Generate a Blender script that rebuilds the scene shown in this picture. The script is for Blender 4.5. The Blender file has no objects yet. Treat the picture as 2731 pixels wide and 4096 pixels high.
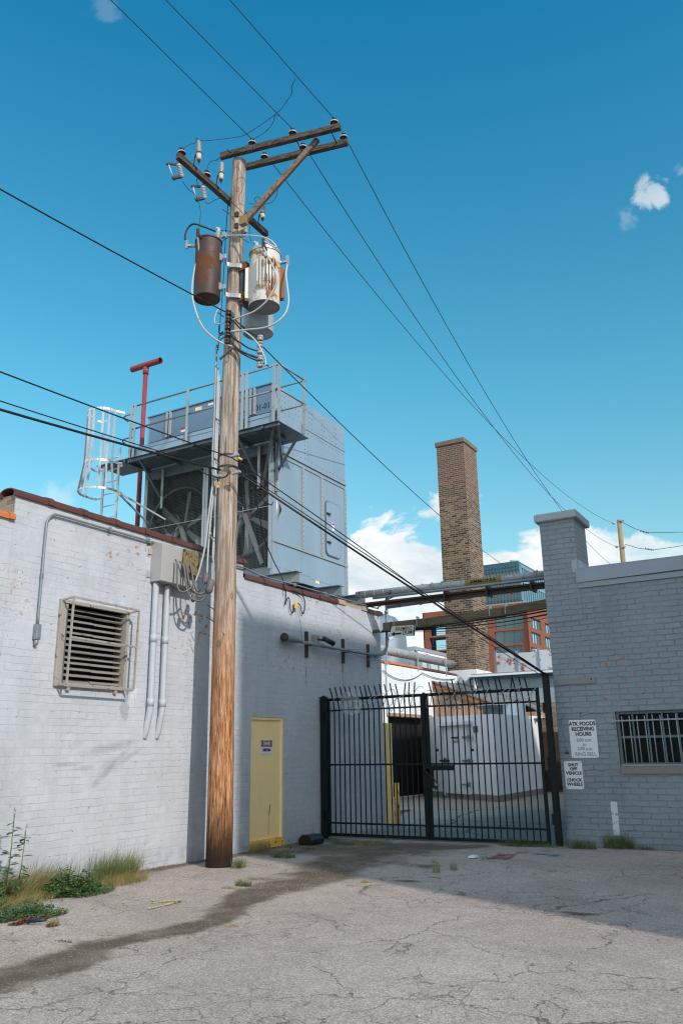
import bpy, math, random
from math import sin, cos, pi, radians
from mathutils import Vector, Matrix, noise
random.seed(7)
rnd = random.random
def U(a, b): return a + (b - a) * rnd()
scene = bpy.context.scene
COL = scene.collection

# ------------------------------------------------------------------ camera
YAW, PIT, ROL, FPX = radians(-30.04866), radians(16.27037), radians(-0.97298), 3281.7
CAM = Vector((0, 0, 1.65))
_f = Vector((sin(YAW) * cos(PIT), cos(YAW) * cos(PIT), sin(PIT)))
_r = Vector((cos(YAW), -sin(YAW), 0)); _u = _r.cross(_f)
_r2 = _r * cos(ROL) + _u * sin(ROL); _u2 = -_r * sin(ROL) + _u * cos(ROL)
def ray(x, y): return _f + _r2 * ((x - 1365.5) / FPX) - _u2 * ((y - 2048) / FPX)
def at(ax, v, x, y):
    """the point of the plane ax = v that the photo shows at (x, y): a survey of the place"""
    d = ray(x, y); i = 'XYZ'.index(ax); t = (v - CAM[i]) / d[i]
    return CAM + d * t
cd = bpy.data.cameras.new('camera'); cam = bpy.data.objects.new('camera', cd); COL.objects.link(cam)
m = Matrix((_r2, _u2, -_f)).transposed().to_4x4(); m.translation = CAM; cam.matrix_world = m
cd.sensor_fit = 'VERTICAL'; cd.sensor_height = 36; cd.lens = FPX / 4096 * 36
cd.clip_start = .05; cd.clip_end = 8000
scene.camera = cam

# ------------------------------------------------------------------ mesh builder
class MB:
    def __init__(s): s.v = []; s.f = []; s.sm = []; s.mi = []; s.cur = 0
    def add(s, vs, fs, smooth=False):
        n = len(s.v); s.v += [tuple(p) for p in vs]
        for f in fs: s.f.append(tuple(i + n for i in f)); s.sm.append(smooth); s.mi.append(s.cur)
        return s
    def quad(s, a, b, c, d): return s.add([a, b, c, d], [(0, 1, 2, 3)])
    def box(s, x0, x1, y0, y1, z0, z1):
        v = [(x, y, z) for z in (z0, z1) for y in (y0, y1) for x in (x0, x1)]
        return s.add(v, [(0, 2, 3, 1), (4, 5, 7, 6), (0, 1, 5, 4), (2, 6, 7, 3), (0, 4, 6, 2), (1, 3, 7, 5)])
    def bar(s, p, q, w, h, up=(0, 0, 1)):
        """rectangular beam p->q; w across, h along up"""
        p, q = Vector(p), Vector(q); d = (q - p).normalized(); up = Vector(up)
        if abs(d.dot(up)) > .95: up = Vector((0, 1, 0)) if abs(d.y) < .9 else Vector((1, 0, 0))
        a = d.cross(up).normalized(); b = a.cross(d).normalized()
        vs = [e + a * (i * w / 2) + b * (j * h / 2) for e in (p, q) for (i, j) in ((-1, -1), (1, -1), (1, 1), (-1, 1))]
        return s.add(vs, [(3, 2, 1, 0), (4, 5, 6, 7), (0, 1, 5, 4), (1, 2, 6, 5), (2, 3, 7, 6), (3, 0, 4, 7)])
    def tube(s, pts, r, n=8, cap=True):
        pts = [Vector(p) for p in pts]; k = len(pts)
        rr = r if isinstance(r, (list, tuple)) else [r] * k
        d0 = (pts[1] - pts[0]).normalized()
        a = d0.cross(Vector((0, 0, 1)))
        if a.length < .05: a = d0.cross(Vector((1, 0, 0)))
        a.normalize(); vs = []; fs = []
        for i, p in enumerate(pts):
            d = (pts[min(i + 1, k - 1)] - pts[max(i - 1, 0)]).normalized()
            a = (a - d * a.dot(d)).normalized(); b = d.cross(a)
            for j in range(n):
                t = 2 * pi * j / n; vs.append(p + (a * cos(t) + b * sin(t)) * rr[i])
        for i in range(k - 1):
            for j in range(n):
                fs.append((i * n + j, i * n + (j + 1) % n, (i + 1) * n + (j + 1) % n, (i + 1) * n + j))
        s.add(vs, fs, True)
        if cap:
            b0 = len(s.v) - k * n
            s.add([], []); s.f.append(tuple(b0 + j for j in reversed(range(n)))); s.sm.append(False); s.mi.append(s.cur)
            s.f.append(tuple(b0 + (k - 1) * n + j for j in range(n))); s.sm.append(False); s.mi.append(s.cur)
        return s
    def cyl(s, p, q, r, n=16, r2=None): return s.tube([p, q], [r, r if r2 is None else r2], n)
    def lathe(s, prof, o, ax=(0, 0, 1), n=16):
        """prof = [(r, h)...] about axis ax from o"""
        o = Vector(o); ax = Vector(ax).normalized()
        a = ax.cross(Vector((0, 1, 0)) if abs(ax.y) < .9 else Vector((1, 0, 0))).normalized(); b = ax.cross(a)
        vs = []; fs = []
        for r, h in prof:
            for j in range(n):
                t = 2 * pi * j / n; vs.append(o + ax * h + (a * cos(t) + b * sin(t)) * max(r, .0004))
        for i in range(len(prof) - 1):
            for j in range(n): fs.append((i * n + j, i * n + (j + 1) % n, (i + 1) * n + (j + 1) % n, (i + 1) * n + j))
        return s.add(vs, fs, True)
    def prism(s, poly, off):
        """poly: list of 3D points (planar), extruded by vector off"""
        n = len(poly); off = Vector(off); a = [Vector(p) for p in poly]; b = [p + off for p in a]
        return s.add(a + b, [tuple(reversed(range(n))), tuple(range(n, 2 * n))] + [(i, (i + 1) % n, n + (i + 1) % n, n + i) for i in range(n)])
    def ball(s, c, r, n=8):
        return s.lathe([(r * sin(pi * i / 6), -r * cos(pi * i / 6)) for i in range(7)], c, (0, 0, 1), n)
    def build(s, name, mat, parent=None, bevel=0, origin=None):
        me = bpy.data.meshes.new(name)
        me.from_pydata(s.v, [], s.f); me.polygons.foreach_set('use_smooth', s.sm)
        for mm in (mat if isinstance(mat, (list, tuple)) else [mat]): me.materials.append(mm)
        me.polygons.foreach_set('material_index', s.mi)
        me.update()
        o = bpy.data.objects.new(name, me); COL.objects.link(o)
        if parent: o.parent = parent
        if bevel:
            b = o.modifiers.new('b', 'BEVEL'); b.width = bevel; b.segments = 1; b.limit_method = 'ANGLE'
        return o
def tag(o, label=None, cat=None, group=None, kind=None):
    if label: o['label'] = label
    if cat: o['category'] = cat
    if group: o['group'] = group
    if kind: o['kind'] = kind
    return o
def empty(name, label, cat, group=None):
    o = bpy.data.objects.new(name, None); COL.objects.link(o); o.empty_display_size = .1
    return tag(o, label, cat, group)
def thing(name, label, cat, mb, mat, group=None, bevel=0): return tag(mb.build(name, mat, None, bevel), label, cat, group)
def bez(pts, n=6):
    """smooth Catmull-Rom through pts"""
    P = [Vector(p) for p in pts]; P = [P[0] * 2 - P[1]] + P + [P[-1] * 2 - P[-2]]; out = []
    for i in range(1, len(P) - 2):
        a, b, c, d = P[i - 1:i + 3]
        for k in range(n):
            t = k / n
            out.append(.5 * ((2 * b) + (c - a) * t + (2 * a - 5 * b + 4 * c - d) * t * t + (3 * b - a - 3 * c + d) * t ** 3))
    out.append(P[-2]); return out
def sagline(p, q, s, n=30):
    p, q = Vector(p), Vector(q)
    return [p.lerp(q, i / n) - Vector((0, 0, 4 * s * (i / n) * (1 - i / n))) for i in range(n + 1)]
def helix(p, q, r, turns, n=10):
    p, q = Vector(p), Vector(q); d = (q - p).normalized(); a = d.cross(Vector((0, 0, 1))).normalized(); b = d.cross(a); k = int(turns * n)
    return [p.lerp(q, i / k) + (a * cos(2 * pi * i / n) + b * sin(2 * pi * i / n)) * r for i in range(k + 1)]
def dup(o, off, parent=None):
    """a copy of a thing with copies of its parts"""
    c = o.copy(); COL.objects.link(c); c.location = Vector(o.location) + Vector(off)
    if parent is not None: c.parent = parent
    for ch in [k for k in bpy.data.objects if k.parent == o and k != c]:
        d = ch.copy(); COL.objects.link(d); d.parent = c
        for g in [k for k in bpy.data.objects if k.parent == ch and k != d]:
            e = g.copy(); COL.objects.link(e); e.parent = d
    return c
def holes_wall(mb, ax, v, u0, u1, z0, z1, holes, depth, flip=False):
    """wall sheet on plane ax=v with rectangular holes and reveals going back by depth"""
    us = sorted({u0, u1} | {h[0] for h in holes} | {h[1] for h in holes}); zs = sorted({z0, z1} | {h[2] for h in holes} | {h[3] for h in holes})
    P = (lambda u, z, d=0: (v + d, u, z)) if ax == 'X' else (lambda u, z, d=0: (u, v + d, z))
    for i in range(len(us) - 1):
        for j in range(len(zs) - 1):
            cu, cz = (us[i] + us[i + 1]) / 2, (zs[j] + zs[j + 1]) / 2
            if any(h[0] < cu < h[1] and h[2] < cz < h[3] for h in holes): continue
            mb.quad(P(us[i], zs[j]), P(us[i + 1], zs[j]), P(us[i + 1], zs[j + 1]), P(us[i], zs[j + 1]))
    for a, b, c, e in holes:
        for (s, t) in (((a, c), (b, c)), ((b, c), (b, e)), ((b, e), (a, e)), ((a, e), (a, c))):
            mb.quad(P(*s), P(*t), P(t[0], t[1], depth), P(s[0], s[1], depth))
    return mb

# ------------------------------------------------------------------ materials
class NT:
    def __init__(s, name):
        s.m = bpy.data.materials.new(name); s.m.use_nodes = True; s.t = s.m.node_tree; s.n = s.t.nodes; s.l = s.t.links
        s.p = s.n['Principled BSDF']; s._o = None
    def node(s, ty, **kw):
        n = s.n.new(ty)
        for k, v in kw.items(): setattr(n, k, v)
        return n
    def set(s, inp, v):
        if hasattr(v, 'is_output') or isinstance(v, bpy.types.NodeSocket): s.l.new(v, inp)
        else: inp.default_value = v
    def obj(s):
        if not s._o: s._o = s.node('ShaderNodeTexCoord').outputs['Object']
        return s._o
    def math(s, op, a, b=0.0, c=0.0, clamp=False):
        n = s.node('ShaderNodeMath', operation=op); n.use_clamp = clamp
        s.set(n.inputs[0], a); s.set(n.inputs[1], b)
        if op in ('MULTIPLY_ADD', 'SMOOTH_MIN', 'COMPARE'): s.set(n.inputs[2], c)
        return n.outputs[0]
    def map(s, v, a, b, c=0., d=1.):
        n = s.node('ShaderNodeMapRange', interpolation_type='SMOOTHSTEP')
        for i, q in enumerate((v, a, b, c, d)): s.set(n.inputs[i], q)
        return n.outputs[0]
    def noise(s, scale, det=4, rough=.55, vec=None, sc=None, w=None, dist=0):
        n = s.node('ShaderNodeTexNoise'); n.inputs['Scale'].default_value = scale; n.inputs['Detail'].default_value = det
        n.inputs['Roughness'].default_value = rough; n.inputs['Distortion'].default_value = dist
        v = vec or s.obj()
        if sc or w: v = s.mapping(v, sc or (1, 1, 1), w or (0, 0, 0))
        s.l.new(v, n.inputs['Vector']); return n.outputs['Fac']
    def mapping(s, v, sc=(1, 1, 1), loc=(0, 0, 0), rot=(0, 0, 0)):
        n = s.node('ShaderNodeMapping'); s.l.new(v, n.inputs['Vector']); n.inputs['Scale'].default_value = sc
        n.inputs['Location'].default_value = loc; n.inputs['Rotation'].default_value = rot; return n.outputs[0]
    def mix(s, f, a, b, mode='MIX'):
        n = s.node('ShaderNodeMix', data_type='RGBA', blend_type=mode); n.clamp_factor = True
        s.set(n.inputs[0], f); s.set(n.inputs[6], a if not isinstance(a, tuple) else (*a, 1)[:4]); s.set(n.inputs[7], b if not isinstance(b, tuple) else (*b, 1)[:4])
        return n.outputs[2]
    def ramp(s, f, stops):
        n = s.node('ShaderNodeValToRGB'); e = n.color_ramp.elements
        while len(e) < len(stops): e.new(.5)
        for i, (p, c) in enumerate(stops): e[i].position = p; e[i].color = (*c, 1)
        s.set(n.inputs[0], f); return n.outputs[0]
    def bump(s, h, st=.5, dist=.01, prev=None):
        n = s.node('ShaderNodeBump'); n.inputs['Strength'].default_value = st; n.inputs['Distance'].default_value = dist
        s.l.new(h, n.inputs['Height'])
        if prev: s.l.new(prev, n.inputs['Normal'])
        return n.outputs[0]
    def sep(s, v=None):
        n = s.node('ShaderNodeSeparateXYZ'); s.l.new(v or s.obj(), n.inputs[0]); return n.outputs
    def comb(s, x, y, z=0.0):
        n = s.node('ShaderNodeCombineXYZ'); s.set(n.inputs[0], x); s.set(n.inputs[1], y); s.set(n.inputs[2], z); return n.outputs[0]
    def uv(s):
        """(x or y, z) along whichever wall direction the face runs"""
        g = s.node('ShaderNodeNewGeometry'); nx = s.math('ABSOLUTE', s.sep(g.outputs['True Normal'])[0]); k = s.math('GREATER_THAN', nx, .6)
        x, y, z = s.sep(); u = s.math('ADD', s.math('MULTIPLY', y, k), s.math('MULTIPLY', x, s.math('SUBTRACT', 1., k)))
        return s.comb(u, z, 0.)
    def fin(s, col=None, rough=.6, metal=0., normal=None, spec=None):
        if col is not None: s.set(s.p.inputs['Base Color'], (*col, 1) if isinstance(col, tuple) else col)
        s.set(s.p.inputs['Roughness'], rough); s.set(s.p.inputs['Metallic'], metal)
        if normal: s.l.new(normal, s.p.inputs['Normal'])
        if spec is not None: s.p.inputs['Specular IOR Level'].default_value = spec
        return s.m
def brick_tex(t, vec, w=.292, h=.0985, mort=.008, smooth=.3):
    b = t.node('ShaderNodeTexBrick'); b.offset = .5; t.l.new(vec, b.inputs['Vector']); b.inputs['Scale'].default_value = 1
    b.inputs['Brick Width'].default_value = w; b.inputs['Row Height'].default_value = h; b.inputs['Mortar Size'].default_value = mort
    b.inputs['Mortar Smooth'].default_value = smooth; b.inputs['Bias'].default_value = 0
    b.inputs['Color1'].default_value = (0, 0, 0, 1); b.inputs['Color2'].default_value = (1, 1, 1, 1); b.inputs['Mortar'].default_value = (.5, .5, .5, 1)
    return b.outputs['Color'], b.outputs['Fac']
def painted_brick(name, paint, mcol, chip=.0, relief=.6, warp=.012, smudge=False, fill=.5, chipz=None, w=.292, h=.0985, jm=.5, pm=.7):
    t = NT(name); uv = t.uv()
    wn = t.node('ShaderNodeTexNoise'); wn.inputs['Scale'].default_value = 5; wn.inputs['Detail'].default_value = 3; t.l.new(t.obj(), wn.inputs['Vector'])
    va = t.node('ShaderNodeVectorMath', operation='MULTIPLY_ADD'); t.l.new(wn.outputs['Color'], va.inputs[0]); va.inputs[1].default_value = (warp, warp, 0); t.l.new(uv, va.inputs[2])
    c, f = brick_tex(t, va.outputs[0], mort=.0095, w=w, h=h)
    # joints filled with paint unevenly
    fl = t.map(t.noise(2.2, 4), .35, .65, 1 - fill, 1.)
    joint = t.math('MULTIPLY', f, fl)
    fine = t.noise(60, 5, .65); mid = t.noise(9, 5, .6); big = t.noise(.9, 4)
    per = t.math('MULTIPLY', t.math('SUBTRACT', c, .5), .06)
    v = t.math('ADD', t.math('MULTIPLY_ADD', big, .34, .73), t.math('MULTIPLY_ADD', mid, .20, per))
    v = t.math('SUBTRACT', v, t.math('MULTIPLY', t.map(t.noise(1.3, 7, .7, sc=(1, 1, .22), w=(3, 3, 1)), .50, .72), .17))
    v = t.math('ADD', v, t.math('MULTIPLY', t.map(t.noise(4.5, 6, .75, w=(7, 1, 9)), .54, .6), .05))
    v = t.math('SUBTRACT', v, t.math('MULTIPLY', t.map(t.noise(3.2, 6, .65, sc=(1, 1, .25)), .5, .8), .1))
    col = t.mix(1., (*paint, 1), t.comb(v, v, v), 'MULTIPLY')
    col = t.mix(t.math('MULTIPLY', joint, jm), col, (*mcol, 1))
    # dark pits and hairline gaps along the joints
    pit = t.math('MULTIPLY', t.math('MULTIPLY', t.map(t.noise(14, 5, .7), .62, .68), f), pm)
    col = t.mix(pit, col, (.07, .06, .055, 1))
    z = t.sep()[2]
    if chip:
        reg = t.map(t.noise(.75, 3, w=(3.1, 7.7, 2.2)), .48, .62)
        if chipz: reg = t.math('MULTIPLY', reg, t.map(z, chipz[0], chipz[1]))
        ch = t.math('MULTIPLY', t.map(t.noise(7.5, 6, .72), .64 - chip, .66 - chip), reg)
        ch = t.math('MULTIPLY', ch, t.map(c, .25, .4)); ch = t.math('MULTIPLY', ch, t.math('SUBTRACT', 1., f))
        bc = t.mix(t.noise(4), (.42, .27, .17, 1), (.22, .075, .04, 1))
        col = t.mix(ch, col, bc)
    # yellowed and repainted patches
    col = t.mix(t.math('MULTIPLY', t.map(t.noise(1.1, 5, .7, w=(8, 2, 4)), .5, .7), .22), col, tuple(q * s for q, s in zip(paint, (1.08, 1.0, .88))) + (1,))
    # ground splash dirt
    dirt = t.math('MULTIPLY', t.map(z, .45, .0), t.map(t.noise(6, 5), .35, .75))
    col = t.mix(t.math('MULTIPLY', dirt, .5), col, (.2, .19, .17, 1))
    if smudge:
        x_, y, z_ = t.sep(); acc = None; wob = t.math('MULTIPLY', t.math('SUBTRACT', t.noise(5, 6, .75), .5), 2.6)
        for p, q, hw, am in (((235, 3060), (300, 3058), .030, .6), ((320, 3073), (362, 3068), .030, .4), ((505, 3005), (375, 3140), .060, .55), ((350, 3010), (520, 2972), .075, .5), ((400, 3100), (560, 3000), .05, .4), ((420, 3060), (480, 3062), .10, .3), ((300, 2975), (330, 2960), .05, .2)):
            P, Q = at('X', XA, *p), at('X', XA, *q); cy, cz = (P.y + Q.y) / 2, (P.z + Q.z) / 2; L = math.hypot(Q.y - P.y, Q.z - P.z) / 2 + .03; c_, s_ = (Q.y - P.y) / (2 * L), (Q.z - P.z) / (2 * L)
            dy, dz = t.math('SUBTRACT', y, cy), t.math('SUBTRACT', z_, cz)
            u = t.math('DIVIDE', t.math('ADD', t.math('MULTIPLY', dy, c_), t.math('MULTIPLY', dz, s_)), L * 1.2); v_ = t.math('DIVIDE', t.math('SUBTRACT', t.math('MULTIPLY', dz, c_), t.math('MULTIPLY', dy, s_)), hw)
            r_ = t.math('ADD', t.math('ADD', t.math('MULTIPLY', u, u), t.math('MULTIPLY', v_, v_)), wob); m_ = t.map(r_, 1.4, -.5, 0., am * .85); acc = m_ if acc is None else t.math('MAXIMUM', acc, m_)
        col = t.mix(acc, col, (.15, .16, .18, 1))
        # rust and drip streaks below the pipes
    hgt = t.math('ADD', t.math('MULTIPLY', joint, -1.), t.math('ADD', t.math('MULTIPLY', mid, .7), t.math('MULTIPLY', fine, .22)))
    hgt = t.math('SUBTRACT', t.math('ADD', hgt, t.math('MULTIPLY', c, .35)), pit)
    return t.fin(col, .62, 0., t.bump(hgt, relief, .007), .3)
def bare_brick(name, stops, mort=(.45, .42, .38), ztop=None, zcol=None):
    mort = tuple(q * .62 for q in mort); t = NT(name); c, f = brick_tex(t, t.uv(), w=.285, h=.0975, mort=.011, smooth=.15)
    n2 = t.noise(11, 3, .7); k = t.math('MULTIPLY_ADD', n2, .7, t.math('MULTIPLY', c, .72))
    k = t.math('SUBTRACT', k, .26); col = t.ramp(k, stops)
    if ztop:
        z = t.sep()[2]; z = t.math('ADD', z, t.math('MULTIPLY', t.noise(.8), 1.6)); col = t.mix(t.math('MULTIPLY', t.map(z, ztop[0], ztop[1]), t.map(t.noise(3), .3, .6, .35, .85)), col, zcol)
    col = t.mix(t.math('MULTIPLY', t.map(t.noise(.7, 4), .45, .75), .35), col, (.09, .07, .05, 1))
    col = t.mix(f, col, (*mort, 1))
    h = t.math('ADD', t.math('MULTIPLY', f, -1.), t.math('MULTIPLY', t.noise(40, 4), .4))
    return t.fin(col, .85, 0., t.bump(h, .8, .008), .2)
def metal(name, col, rough=.42, met=.7, var=.25, scale=4, rust=0, rustc=(.20, .075, .03), streak=(1, 1, .25), bmp=.05, bscale=30):
    t = NT(name); v = t.math('MULTIPLY_ADD', t.noise(scale, 5, .6, sc=streak), 2 * var, 1 - var)
    c = t.mix(1., (*col, 1), t.comb(v, v, v), 'MULTIPLY'); mt = met; rg = t.math('MULTIPLY_ADD', t.noise(scale * 2, 3), .25, rough - .12)
    if rust:
        r = t.map(t.noise(scale * 1.3, 6, .7, w=(5, 1, 2)), .62 - rust, .70 - rust); c = t.mix(r, c, t.mix(t.noise(20), (*rustc, 1), tuple(q * .45 for q in rustc) + (1,)))
        mt = t.math('MULTIPLY', t.math('SUBTRACT', 1., r), met); rg = t.math('ADD', rg, t.math('MULTIPLY', r, .35))
    return t.fin(c, rg, mt, t.bump(t.noise(bscale, 3), bmp, .004))
def paintm(name, col, rough=.5, var=.12, scale=6, chips=0, chipc=(.15, .08, .04), spec=.4, bmp=.08):
    t = NT(name); v = t.math('MULTIPLY_ADD', t.noise(scale, 5, .6), 2 * var, 1 - var); c = t.mix(1., (*col, 1), t.comb(v, v, v), 'MULTIPLY')
    if chips: c = t.mix(t.map(t.noise(scale * 1.7, 6, .7, w=(2, 5, 1)), .66 - chips, .7 - chips), c, (*chipc, 1))
    return t.fin(c, rough, 0., t.bump(t.noise(scale * 8, 3), bmp, .004), spec)
def wood(name, c1, c2, dark, sc=(14, 14, .9), bmp=.6, pole=False, rough=.85):
    t = NT(name); g = t.noise(2.2, 7, .68, sc=sc, dist=.6); g2 = t.noise(7, 5, .7, sc=sc)
    col = t.mix(t.map(g, .38, .62), (*c1, 1), (*c2, 1))
    crk = t.map(t.noise(4.5, 5, .75, sc=tuple(q * (1.2 if q > 2 else .55) for q in sc)), .60, .67)
    col = t.mix(t.math('MULTIPLY', crk, .8), col, (*dark, 1))
    if pole:
        z = t.sep()[2]; zz = t.math('ADD', z, t.math('MULTIPLY', t.math('SUBTRACT', t.noise(3, 5, .7, sc=(6, 6, .8)), .5), 3.4))
        org = t.mix(t.map(g2, .38, .66), (.34, .11, .025, 1), (.58, .36, .20, 1))
        org = t.mix(t.math('MULTIPLY', t.map(t.noise(5, 5, .7, sc=(9, 9, .7)), .5, .62), .8), org, (.085, .035, .018, 1))
        col = t.mix(t.map(zz, 5.4, 1.9, 0., .96), col, org)
        pt = t.map(t.noise(1.6, 4, .6, sc=(5, 5, .9), w=(4, 4, 4)), .60, .68); col = t.mix(t.math('MULTIPLY', pt, .55), col, (.40, .19, .07, 1))
        zb = t.math('ADD', z, t.math('MULTIPLY', t.math('SUBTRACT', t.noise(4, 4, sc=(8, 8, 1.)), .5), .7))
        col = t.mix(t.map(zb, 1.15, .12), col, (.024, .014, .010, 1))
        col = t.mix(t.math('MULTIPLY', t.math('MULTIPLY', t.map(t.noise(1.7, 5, .75, sc=(13, 13, .45), w=(1, 2, 3)), .56, .62), t.map(z, 4.5, 1.5, .5, 1.)), .85), col, (.035, .02, .013, 1))
        # knots
        vn = t.node('ShaderNodeTexVoronoi', feature='F1'); vn.inputs['Scale'].default_value = 1; t.l.new(t.mapping(t.obj(), (3.2, 3.2, 1.5)), vn.inputs['Vector'])
        kn = t.map(vn.outputs['Distance'], .17, .07); rg = t.math('SINE', t.math('MULTIPLY', vn.outputs['Distance'], 95.))
        col = t.mix(t.math('MULTIPLY', kn, t.math('MULTIPLY_ADD', rg, .25, .55)), col, (.14, .065, .03, 1))
    h = t.math('SUBTRACT', t.math('ADD', g2, t.math('MULTIPLY', g, .8)), t.math('MULTIPLY', crk, 1.3))
    return t.fin(col, rough, 0., t.bump(h, bmp, .02 if pole else .012), .2)

XA = -9.22
M = {}
M['wallA'] = painted_brick('painted brick pale', (.455, .482, .53), (.41, .435, .48), chip=.09, relief=.75, warp=.045, jm=.2, pm=.8, smudge=True, fill=.9, chipz=(2.7, 3.9))
M['wallR'] = painted_brick('painted brick blue grey', (.228, .268, .305), (.135, .158, .182), chip=.05, relief=1.4, warp=.045, fill=.6)
M['wallW'] = painted_brick('painted brick white', (.74, .76, .78), (.55, .57, .6), relief=.5, fill=.7)
M['wallT'] = painted_brick('painted brick teal', (.30, .37, .41), (.2, .25, .28), relief=.6, fill=.6)
M['chim'] = bare_brick('chimney brick', [(.0, (.03, .018, .012)), (.22, (.075, .043, .026)), (.45, (.125, .075, .042)), (.65, (.19, .12, .066)), (.95, (.28, .19, .11))], ztop=(13.2, 15.2), zcol=(.17, .08, .05, 1))
M['office'] = bare_brick('office brick', [(.0, (.18, .055, .035)), (.5, (.27, .085, .055)), (1, (.33, .12, .08))], mort=(.25, .12, .09))
M['yardbrick'] = bare_brick('tan yard brick', [(.0, (.12, .09, .06)), (.5, (.28, .22, .16)), (1, (.4, .33, .26))])
M['galv'] = metal('galvanised steel', (.38, .415, .44), .45, .6, .2, 5)
M['galvb'] = metal('bright galvanised steel', (.36, .385, .40), .55, .3, .15, 6)
M['casing'] = metal('blue zinc casing', (.275, .38, .475), .5, .35, .2, 1.6, streak=(1, 1, .3), bmp=.12, bscale=4)
M['dgalv'] = metal('dull dark galvanised steel', (.16, .20, .225), .5, .6, .2, 4)
M['alum'] = metal('aluminium', (.58, .60, .62), .48, .5, .12, 7)
M['steelgrey'] = metal('grey painted steel', (.24, .27, .285), .5, .3, .18, 3, rust=.03)
M['rustpipe'] = metal('weathered pipe', (.36, .37, .38), .6, .2, .25, 4, rust=.05, rustc=(.12, .06, .035), streak=(.4, .4, 1))
M['pipeg'] = metal('painted grey pipe', (.21, .25, .275), .45, .3, .15, 6, rust=.02)
M['pipewhite'] = paintm('pipe in wall paint', (.42, .455, .50), .5, .1, 5, chips=.02, chipc=(.35, .38, .42))
M['rustT'] = metal('rusty tank', (.062, .038, .034), .6, .15, .4, 2.2, rust=.12, rustc=(.17, .06, .022))
M['whiteT'] = metal('white tank with rust', (.60, .59, .55), .5, .0, .08, 1.9, rust=.10, rustc=(.45, .20, .06), streak=(1, 1, .5))
M['orange'] = metal('orange rust', (.33, .12, .035), .8, 0, .25, 9)
M['greyT'] = paintm('grey tank', (.36, .42, .46), .4, .06)
M['tankbot'] = paintm('tank underside', (.24, .25, .25), .7, .25, 5)
M['gate'] = paintm('dark green gate paint', (.008, .014, .015), .5, .2, 9, spec=.18)
M['yellow'] = paintm('yellow paint', (.98, .73, .36), .5, .08, 4, chips=.0)
M['yellowr'] = paintm('chipped yellow paint', (.85, .50, .10), .5, .12, 5, chips=.09, chipc=(.12, .05, .02))
M['terra'] = paintm('red brown glazed coping', (.105, .036, .027), .38, .25, 8, chips=.05, chipc=(.06, .03, .025))
M['terrao'] = paintm('orange clay coping', (.48, .16, .06), .6, .25, 6)
M['red'] = paintm('red pipe paint', (.27, .04, .045), .5, .18, 5)
M['cable'] = paintm('black cable', (.012, .013, .015), .55, .1)
M['wcable'] = paintm('white cable', (.42, .44, .46), .5, .1)
M['gcable'] = paintm('grey cable', (.12, .12, .12), .6, .2)
M['copper'] = paintm('patinated wire', (.10, .20, .18), .6, .2)
M['porc'] = paintm('grey porcelain', (.40, .42, .42), .3, .1, spec=.6)
M['porcw'] = paintm('white porcelain', (.46, .46, .45), .25, .05, spec=.6)
M['porcd'] = paintm('brown black porcelain', (.025, .02, .02), .25, .1, spec=.6)
M['poly'] = paintm('beige arrester', (.50, .46, .37), .5, .1)
M['black'] = paintm('black void', (.006, .006, .007), .8, .2)
M['blackp'] = paintm('black plastic', (.010, .011, .014), .35, .1, spec=.5)
M['iron'] = metal('rusty iron', (.055, .045, .04), .7, .3, .3, 8, rust=.1, rustc=(.16, .06, .025))
M['white'] = paintm('white paint', (.74, .76, .80), .5, .06, 3)
M['whited'] = paintm('dirty white panel', (.76, .76, .80), .5, .1, 2, chips=.0)
M['whiterust'] = metal('rust-bitten white sheet', (.55, .60, .66), .5, .2, .15, 1.4, rust=.07, rustc=(.33, .10, .04))
M['sheet'] = metal('corrugated grey sheet', (.24, .29, .345), .5, .4, .15, 2)
M['sign'] = paintm('sign white', (.70, .72, .76), .4, .05, 5)
M['signold'] = paintm('aged sign cream', (.66, .66, .58), .6, .14, 4)
M['ink'] = paintm('black lettering', (.012, .012, .014), .5, .05)
M['inkf'] = paintm('faded grey lettering', (.30, .30, .34), .6, .2, 30)
M['signred'] = paintm('sign red', (.42, .02, .035), .4, .05)
M['tag'] = paintm('amber tag', (.70, .42, .10), .5, .1)
M['stone'] = paintm('grey brown stone', (.24, .21, .19), .85, .15, 12, spec=.2, bmp=.4)
M['conc'] = paintm('concrete cap', (.25, .235, .21), .9, .2, 10, spec=.2, bmp=.5)
M['capR'] = paintm('painted concrete cap', (.33, .375, .42), .7, .15, 7, chips=.02, chipc=(.15, .12, .1), bmp=.5)
M['fascia'] = paintm('painted sheet fascia', (.27, .31, .37), .45, .06, 3)
M['fasciaw'] = paintm('painted wood trim', (.25, .31, .34), .65, .14, 8, chips=.03, chipc=(.12, .13, .13), bmp=.4)
M['louver'] = metal('weathered louvre blades', (.30, .275, .255), .55, .25, .3, 3, rust=.03, rustc=(.14, .11, .07), streak=(1, .5, 1))
M['lframe'] = metal('louvre frame', (.36, .33, .30), .6, .2, .25, 6, rust=.06, rustc=(.16, .1, .06))
M['boxgrey'] = paintm('painted box', (.36, .355, .355), .5, .06, 3)
M['boxrot'] = paintm('rotten panel', (.20, .145, .075), .9, .45, 9, chips=.12, chipc=(.03, .025, .02), bmp=.5)
M['pole'] = wood('utility pole wood', (.21, .165, .135), (.49, .415, .355), (.05, .035, .025), sc=(7.5, 7.5, .4), pole=True)
M['pole2'] = wood('tan pole wood', (.27, .18, .09), (.36, .25, .14), (.16, .09, .04), bmp=.3)
M['arm'] = wood('weathered crossarm', (.05, .04, .034), (.12, .10, .085), (.015, .012, .01), sc=(1.2, 10, 14), bmp=.7)
M['arml'] = wood('weathered timber along', (.05, .04, .034), (.12, .10, .085), (.015, .012, .01), sc=(10, 1.2, 14), bmp=.7)
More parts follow.
